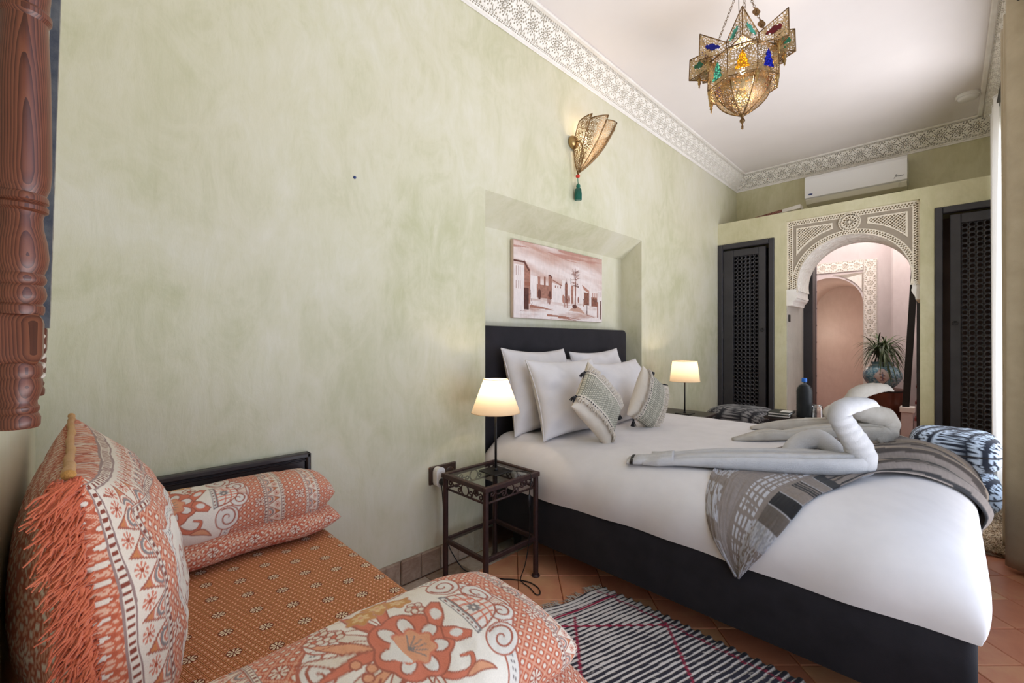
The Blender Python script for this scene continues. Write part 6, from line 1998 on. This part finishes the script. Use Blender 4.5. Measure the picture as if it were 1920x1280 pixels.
# back wall with an arched recess
AYc, AR, AZc = 1.215, .385, 1.70
g = Geo()
def arch_wall(g, x, y0, y1, z1, yc, r, zc, n=28):
    t = np.linspace(0, PI, n); pts = [(yc + r * math.cos(a), zc + r * 1.02 * math.sin(a)) for a in t]
    for (a, b) in zip(pts[:-1], pts[1:]): g.add([(x, a[0], a[1]), (x, b[0], b[1]), (x, b[0], z1), (x, a[0], z1)], [[0, 1, 2, 3]])
    g.add([(x, yc + r, 0), (x, y1, 0), (x, y1, z1), (x, yc + r, z1)], [[0, 1, 2, 3]]); g.add([(x, y0, 0), (x, yc - r, 0), (x, yc - r, z1), (x, y0, z1)], [[0, 1, 2, 3]])
    return pts
pts = arch_wall(g, HX1, HY0, HY1, HZ, AYc, AR, AZc)
part('wall_passage', g, M_PINK, kind='structure')
g = Geo(); pr = [(AYc - AR, 0)] + pts[::-1] + [(AYc + AR, 0)]
for a, b in zip(pr[:-1], pr[1:]): g.add([(HX1, a[0], a[1]), (HX1, b[0], b[1]), (8.9, b[0], b[1]), (8.9, a[0], a[1])], [[0, 1, 2, 3]])
g.add([(8.9, AYc - AR, 0), (8.9, AYc + AR, 0), (8.9, AYc + AR, 2.2), (8.9, AYc - AR, 2.2)], [[0, 1, 2, 3]])
part('wall_recess', g, M_PEACH, kind='structure')
point('passage_lamp', (8.2, 1.52, 1.35), 6.0, (1.0, .86, .74), .05)
g = Geo(); g.box((HX0 + .0, HY1, -.1), (HX1, HY1 + .1, HZ)); g.box((HX0, HY0 - .1, -.1), (9.0, HY0, HZ)); part('wall_passage_side', g, M_PINK, kind='structure')
g = Geo(); g.box((7.30, -.75, 0), (HX1, .52, HZ), .02); part('wall_pier', g, M_PINK, kind='structure')
g = Geo(); g.box((HX0, HY0, HZ), (9.0, HY1, HZ + .1)); part('ceiling_passage', g, M_CEIL, kind='structure')
g = Geo(); g.box((6.00, HY0, 2.46), (6.02, HY1, HZ)); g.box((6.0, 1.212, 0), (6.02, HY1, 2.46)); g.box((6.0, HY0, 0), (6.02, .182, 2.46)); part('wall_passage_front', g, M_PINK, kind='structure')
# carved border round the recess
def carve_star(u, v, w):
    r = np.hypot(u, v); a = np.arctan2(v, u); h = np.zeros_like(u)
    st = .030 + .006 * np.cos(a * 8)
    k = (np.abs(r - st) < .0055) | (r < .006) | ((np.abs(r - .017) < .003))
    q = np.abs(np.abs(u) - np.abs(v)) ; k |= (np.hypot(np.abs(u) - .058, np.abs(v) - .0) < .008) | (np.hypot(np.abs(u) - .052, np.abs(v) - .045) < .010) | (np.hypot(np.abs(u) - .028, np.abs(v) - .052) < .007)
    k |= (np.abs(np.abs(v) - .066) < .003) & (((u / .012) % 1) < .5)
    h[k] = -.010
    return h
uu, vv = np.meshgrid(np.linspace(-.065, .065, 60), np.linspace(-.072, .072, 64), indexing='ij')
star_me = geo_mesh('carved_star', Geo().grid(np.stack([uu, vv, carve_star(uu, vv, .1)], -1)), M_CARVE, False)
bo = thing('trim_5', None, None, (HX1, .77, 0), kind='structure')
Rb = Matrix(((0, 0, -1), (-1, 0, 0), (0, 1, 0))).to_euler()      # u -> -Y, v -> Z, out of the wall towards the room
Rb2 = Matrix(((0, 0, -1), (0, 1, 0), (1, 0, 0))).to_euler()
BYc = .755
for k in range(14): inst('carved_star', star_me, bo, (HX1 - .012, BYc, 2.235 - .13 * k), rot=(Matrix(((0, 0, -1), (0, -1, 0), (-1, 0, 0))).to_euler()))
for k in range(1, 8): inst('carved_star', star_me, bo, (HX1 - .012, BYc + .012 + .13 * k, 2.235), rot=Rb)
sp = Geo(); n = 18; t = np.linspace(.06, PI / 2 - .1, n)
cv = [(AYc - (AR + .03) * math.cos(a), AZc + (AR + .03) * 1.02 * math.sin(a)) for a in t]
cor = (AYc - AR - .0, AZc + AR * 1.02 + .04)
sp.prism([cor] + cv, lambda y, z: (HX1 - .006, y, z), lambda y, z: (HX1 - .001, y, z)); part('spandrel_field', sp, M_TAUPE, bo)
ci = np.array([cor] + cv[4:-4]); ci = ci + (ci.mean(0) - ci) * .16
sp = Geo(); sp.prism([tuple(p) for p in ci], lambda y, z: (HX1 - .012, y, z), lambda y, z: (HX1 - .006, y, z)); part('spandrel_carving', sp, M_CARVE, bo)
# door frame and open leaf on the left, dark post and stairs on the right
d3 = thing('door_3', None, None, (6.05, .7, 0), kind='structure')
for a, b in (((6.021, 1.115, 0), (6.09, 1.211, 2.44)), ((6.021, .183, 0), (6.09, .235, 2.44)), ((6.021, .235, 2.36), (6.09, 1.115, 2.44))): part('jamb', Geo().box(a, b, .005), M_DOOR, d3)
lf = Geo(); lf.add([(6.10, 1.165, .02), (6.88, 1.232, .02), (6.876, 1.282, .02), (6.096, 1.215, .02)], [[0, 1, 2, 3]]) if False else None
Ml = mx(TRN(6.095, 1.17, 0), ROT(4.6, 'Z'))
lf = Geo(); lf.box((0, 0, .02), (.78, .045, 2.36), .004, M=Ml); leaf_o = part('door_leaf', lf, M_DOOR, d3)
M_LILAC = plain('lilac_grey_paint', srgb(116, 106, 112), srgb(130, 120, 124), 10, .5)
g = Geo(); g.box((.78, -.002, .02), (.786, .047, 2.36), .001, M=Ml); g.box((.70, -.006, .02), (.786, -.0005, 2.36), .001, M=Ml); part('edge_board', g, M_LILAC, leaf_o)
for k in range(9):
    g = Geo(); g.lathe([(.009, 0), (.007, .004), (.001, .006)], 10, M=mx(Ml, TRN(.745, -.006, .3 + .22 * k), ROT(90, 'X'))); part('stud', g, M_BLACK, leaf_o, smooth=True)
ps = thing('stair_post', 'leaning dark post on a white block beside the pink stairs past the arch', 'post', (6.6, .35, .28))
g = Geo(); g.add([(6.56, .315, .46), (6.56, .375, .46), (6.62, .375, .46), (6.62, .315, .46), (6.50, .225, 2.25), (6.50, .285, 2.25), (6.56, .285, 2.25), (6.56, .225, 2.25)], [(0, 3, 2, 1), (4, 5, 6, 7), (0, 1, 5, 4), (1, 2, 6, 5), (2, 3, 7, 6), (3, 0, 4, 7)]); part('post', g, M_BLACK, ps)
part('white_block', Geo().box((6.53, .270, .40), (6.70, .395, .46), .004), M_PLASTER, ps)
part('pink_plinth', Geo().box((6.55, .285, 0), (6.70, .385, .40), .004), M_PINK, ps)
stt = thing('trim_6', None, None, (6.9, .1, 0), kind='structure')
M_NOSE = plain('dark_red_nosing', srgb(104, 40, 40), srgb(122, 52, 48), 8, .5)
for k in range(7):
    x = 6.45 + .15 * k; z = .17 * (k + 1)
    part('step', Geo().box((x, -.72, max(0, z - .17)), (7.29, .27, z - .03)), M_PINK, stt); part('nosing', Geo().box((x - .02, -.72, z - .03), (7.29, .275, z)), M_NOSE, stt)

# vase with plant on a brown pot
pot = thing('brown_pot', 'big glazed brown pot standing on the passage floor under the vase', 'pot', (6.80, .565, 0))
g = Geo(); g.lathe([(.13, 0), (.15, .02), (.175, .25), (.19, .45), (.202, .60), (.205, .625), (.195, .632), (.18, .625), (.0, .62)], 40, (6.80, .565, 0)); part('body', g, plain('brown_glaze', srgb(78, 40, 28), srgb(112, 62, 44), 6, .28, bump=.1, bscale=20), pot, smooth=True)
g = Geo(); g.lathe([(.203, .60), (.210, .606), (.210, .622), (.203, .628)], 40, (6.80, .565, 0), caps=False); part('rim', g, M_DKWOOD, pot, smooth=True)
va = thing('vase', 'round blue ceramic vase with a pale painted medallion, on the brown pot', 'vase', (6.80, .565, .632))
VZ = .632
prof = [(.085, 0), (.10, .012), (.145, .06), (.175, .115), (.182, .155), (.172, .20), (.14, .245), (.105, .268), (.098, .28), (.102, .305), (.108, .31), (.098, .312), (.09, .29), (.085, .25)]
P = catmull([(r, z) for r, z in prof], 5); nt = 120
th = np.arange(nt) / nt * 2 * PI; PZ, TH = np.meshgrid(P[:, 1], th, indexing='ij'); PR = np.broadcast_to(P[:, 0:1], PZ.shape)
cdir = math.atan2(-.565 - .05, -6.80); da = (TH - cdir + PI) % (2 * PI) - PI
bl = rgb(120, 168, 186); col = np.broadcast_to(bl, PZ.shape + (3,)).copy()
nz = vnoise(TH * 14, PZ * 90, 3); col[nz > .62] = rgb(176, 202, 210); col[nz < .28] = rgb(84, 126, 156)
col[PZ > .262] = rgb(120, 158, 168); col[(PZ > .275) & (PZ < .285)] = rgb(190, 206, 206)
u_ = da * .17; v_ = PZ - .155; ph_ = np.arctan2(v_, u_)
ml = np.hypot(u_ / .062, v_ / .078) - (1 + .10 * np.cos(ph_ * 4))
col[ml < .12] = rgb(60, 90, 120); col[ml < .04] = rgb(208, 192, 186)
I = Ink(u_, v_, col)
for q in ((0, -.045, 0, .03), (-.012, -.01, .012, .0), (-.02, .012, .02, .022)): I.stroke([(q[0], q[1]), (q[2], q[3])], .008, rgb(70, 74, 104))
for q in ((0, .036), (-.018, .022), (.018, .006), (-.014, -.012), (.012, -.03)): I.ell(q[0], q[1], .009, .008, rgb(150, 104, 84))
I.ell(0, -.048, .02, .006, rgb(130, 110, 130)); I.ell(.002, .045, .008, .007, rgb(40, 40, 60))
VV = np.stack([6.80 + PR * np.cos(TH), .565 + PR * np.sin(TH), VZ + PZ], -1)
g = Geo(); g.grid(VV, wv=True, col=I.c, flip=True); g.f.append(np.array([list(range(nt))[::-1]]))
m = NM('painted_glaze', .22, 0, .6); m.base(m.printed()); part('body', g, m.m, va, smooth=True)
pl = thing('potted_plant', 'spiky green plant with arching narrow leaves growing in the blue vase', 'plant', (6.80, .565, .90))
M_LEAF = plain('leaf_green', srgb(44, 62, 32), srgb(74, 92, 46), 8, .45)
rs = np.random.RandomState(12)
lfs = Geo()
def blade(root, ang, L, droop, w, lift):
    n = 9; t = np.linspace(0, 1, n); d = np.array([math.cos(ang), math.sin(ang), 0]); s = np.array([-d[1], d[0], 0])
    r = L * t; z = lift * L * t - droop * L * t * t * 1.25
    c = root + d[None] * (r * .8)[:, None] + UP[None] * z[:, None]
    ww = w * np.sin(np.clip(t * .9 + .1, 0, 1) * PI) ** .6
    return np.stack([c - s * ww[:, None], c + UP * (ww * .35)[:, None], c + s * ww[:, None]], 1)
heads = [np.array([6.78, .60, 1.08]), np.array([6.83, .53, 1.10]), np.array([6.80, .565, 1.02])]
for h in heads:
    st_ = Geo(); st_.tube(catmull([(6.80, .565, .90), tuple((h + np.array([6.80, .565, .95])) / 2), tuple(h)], 5), [.010] * 5 + [.008] * 6 if False else .009, 8); part('stem', st_, plain('stem_brown', srgb(84, 74, 50), srgb(100, 88, 62), 20, .7), pl, smooth=True)
    for k in range(52):
        a = rs.uniform(0, 2 * PI); up_ = rs.rand()
        g = Geo(); g.grid(blade(h + rs.uniform(-.02, .02, 3), a, rs.uniform(.20, .34), .55 + .9 * (1 - up_), rs.uniform(.006, .009), .35 + 1.05 * up_)); part('leaf', g, M_LEAF, pl, smooth=True)
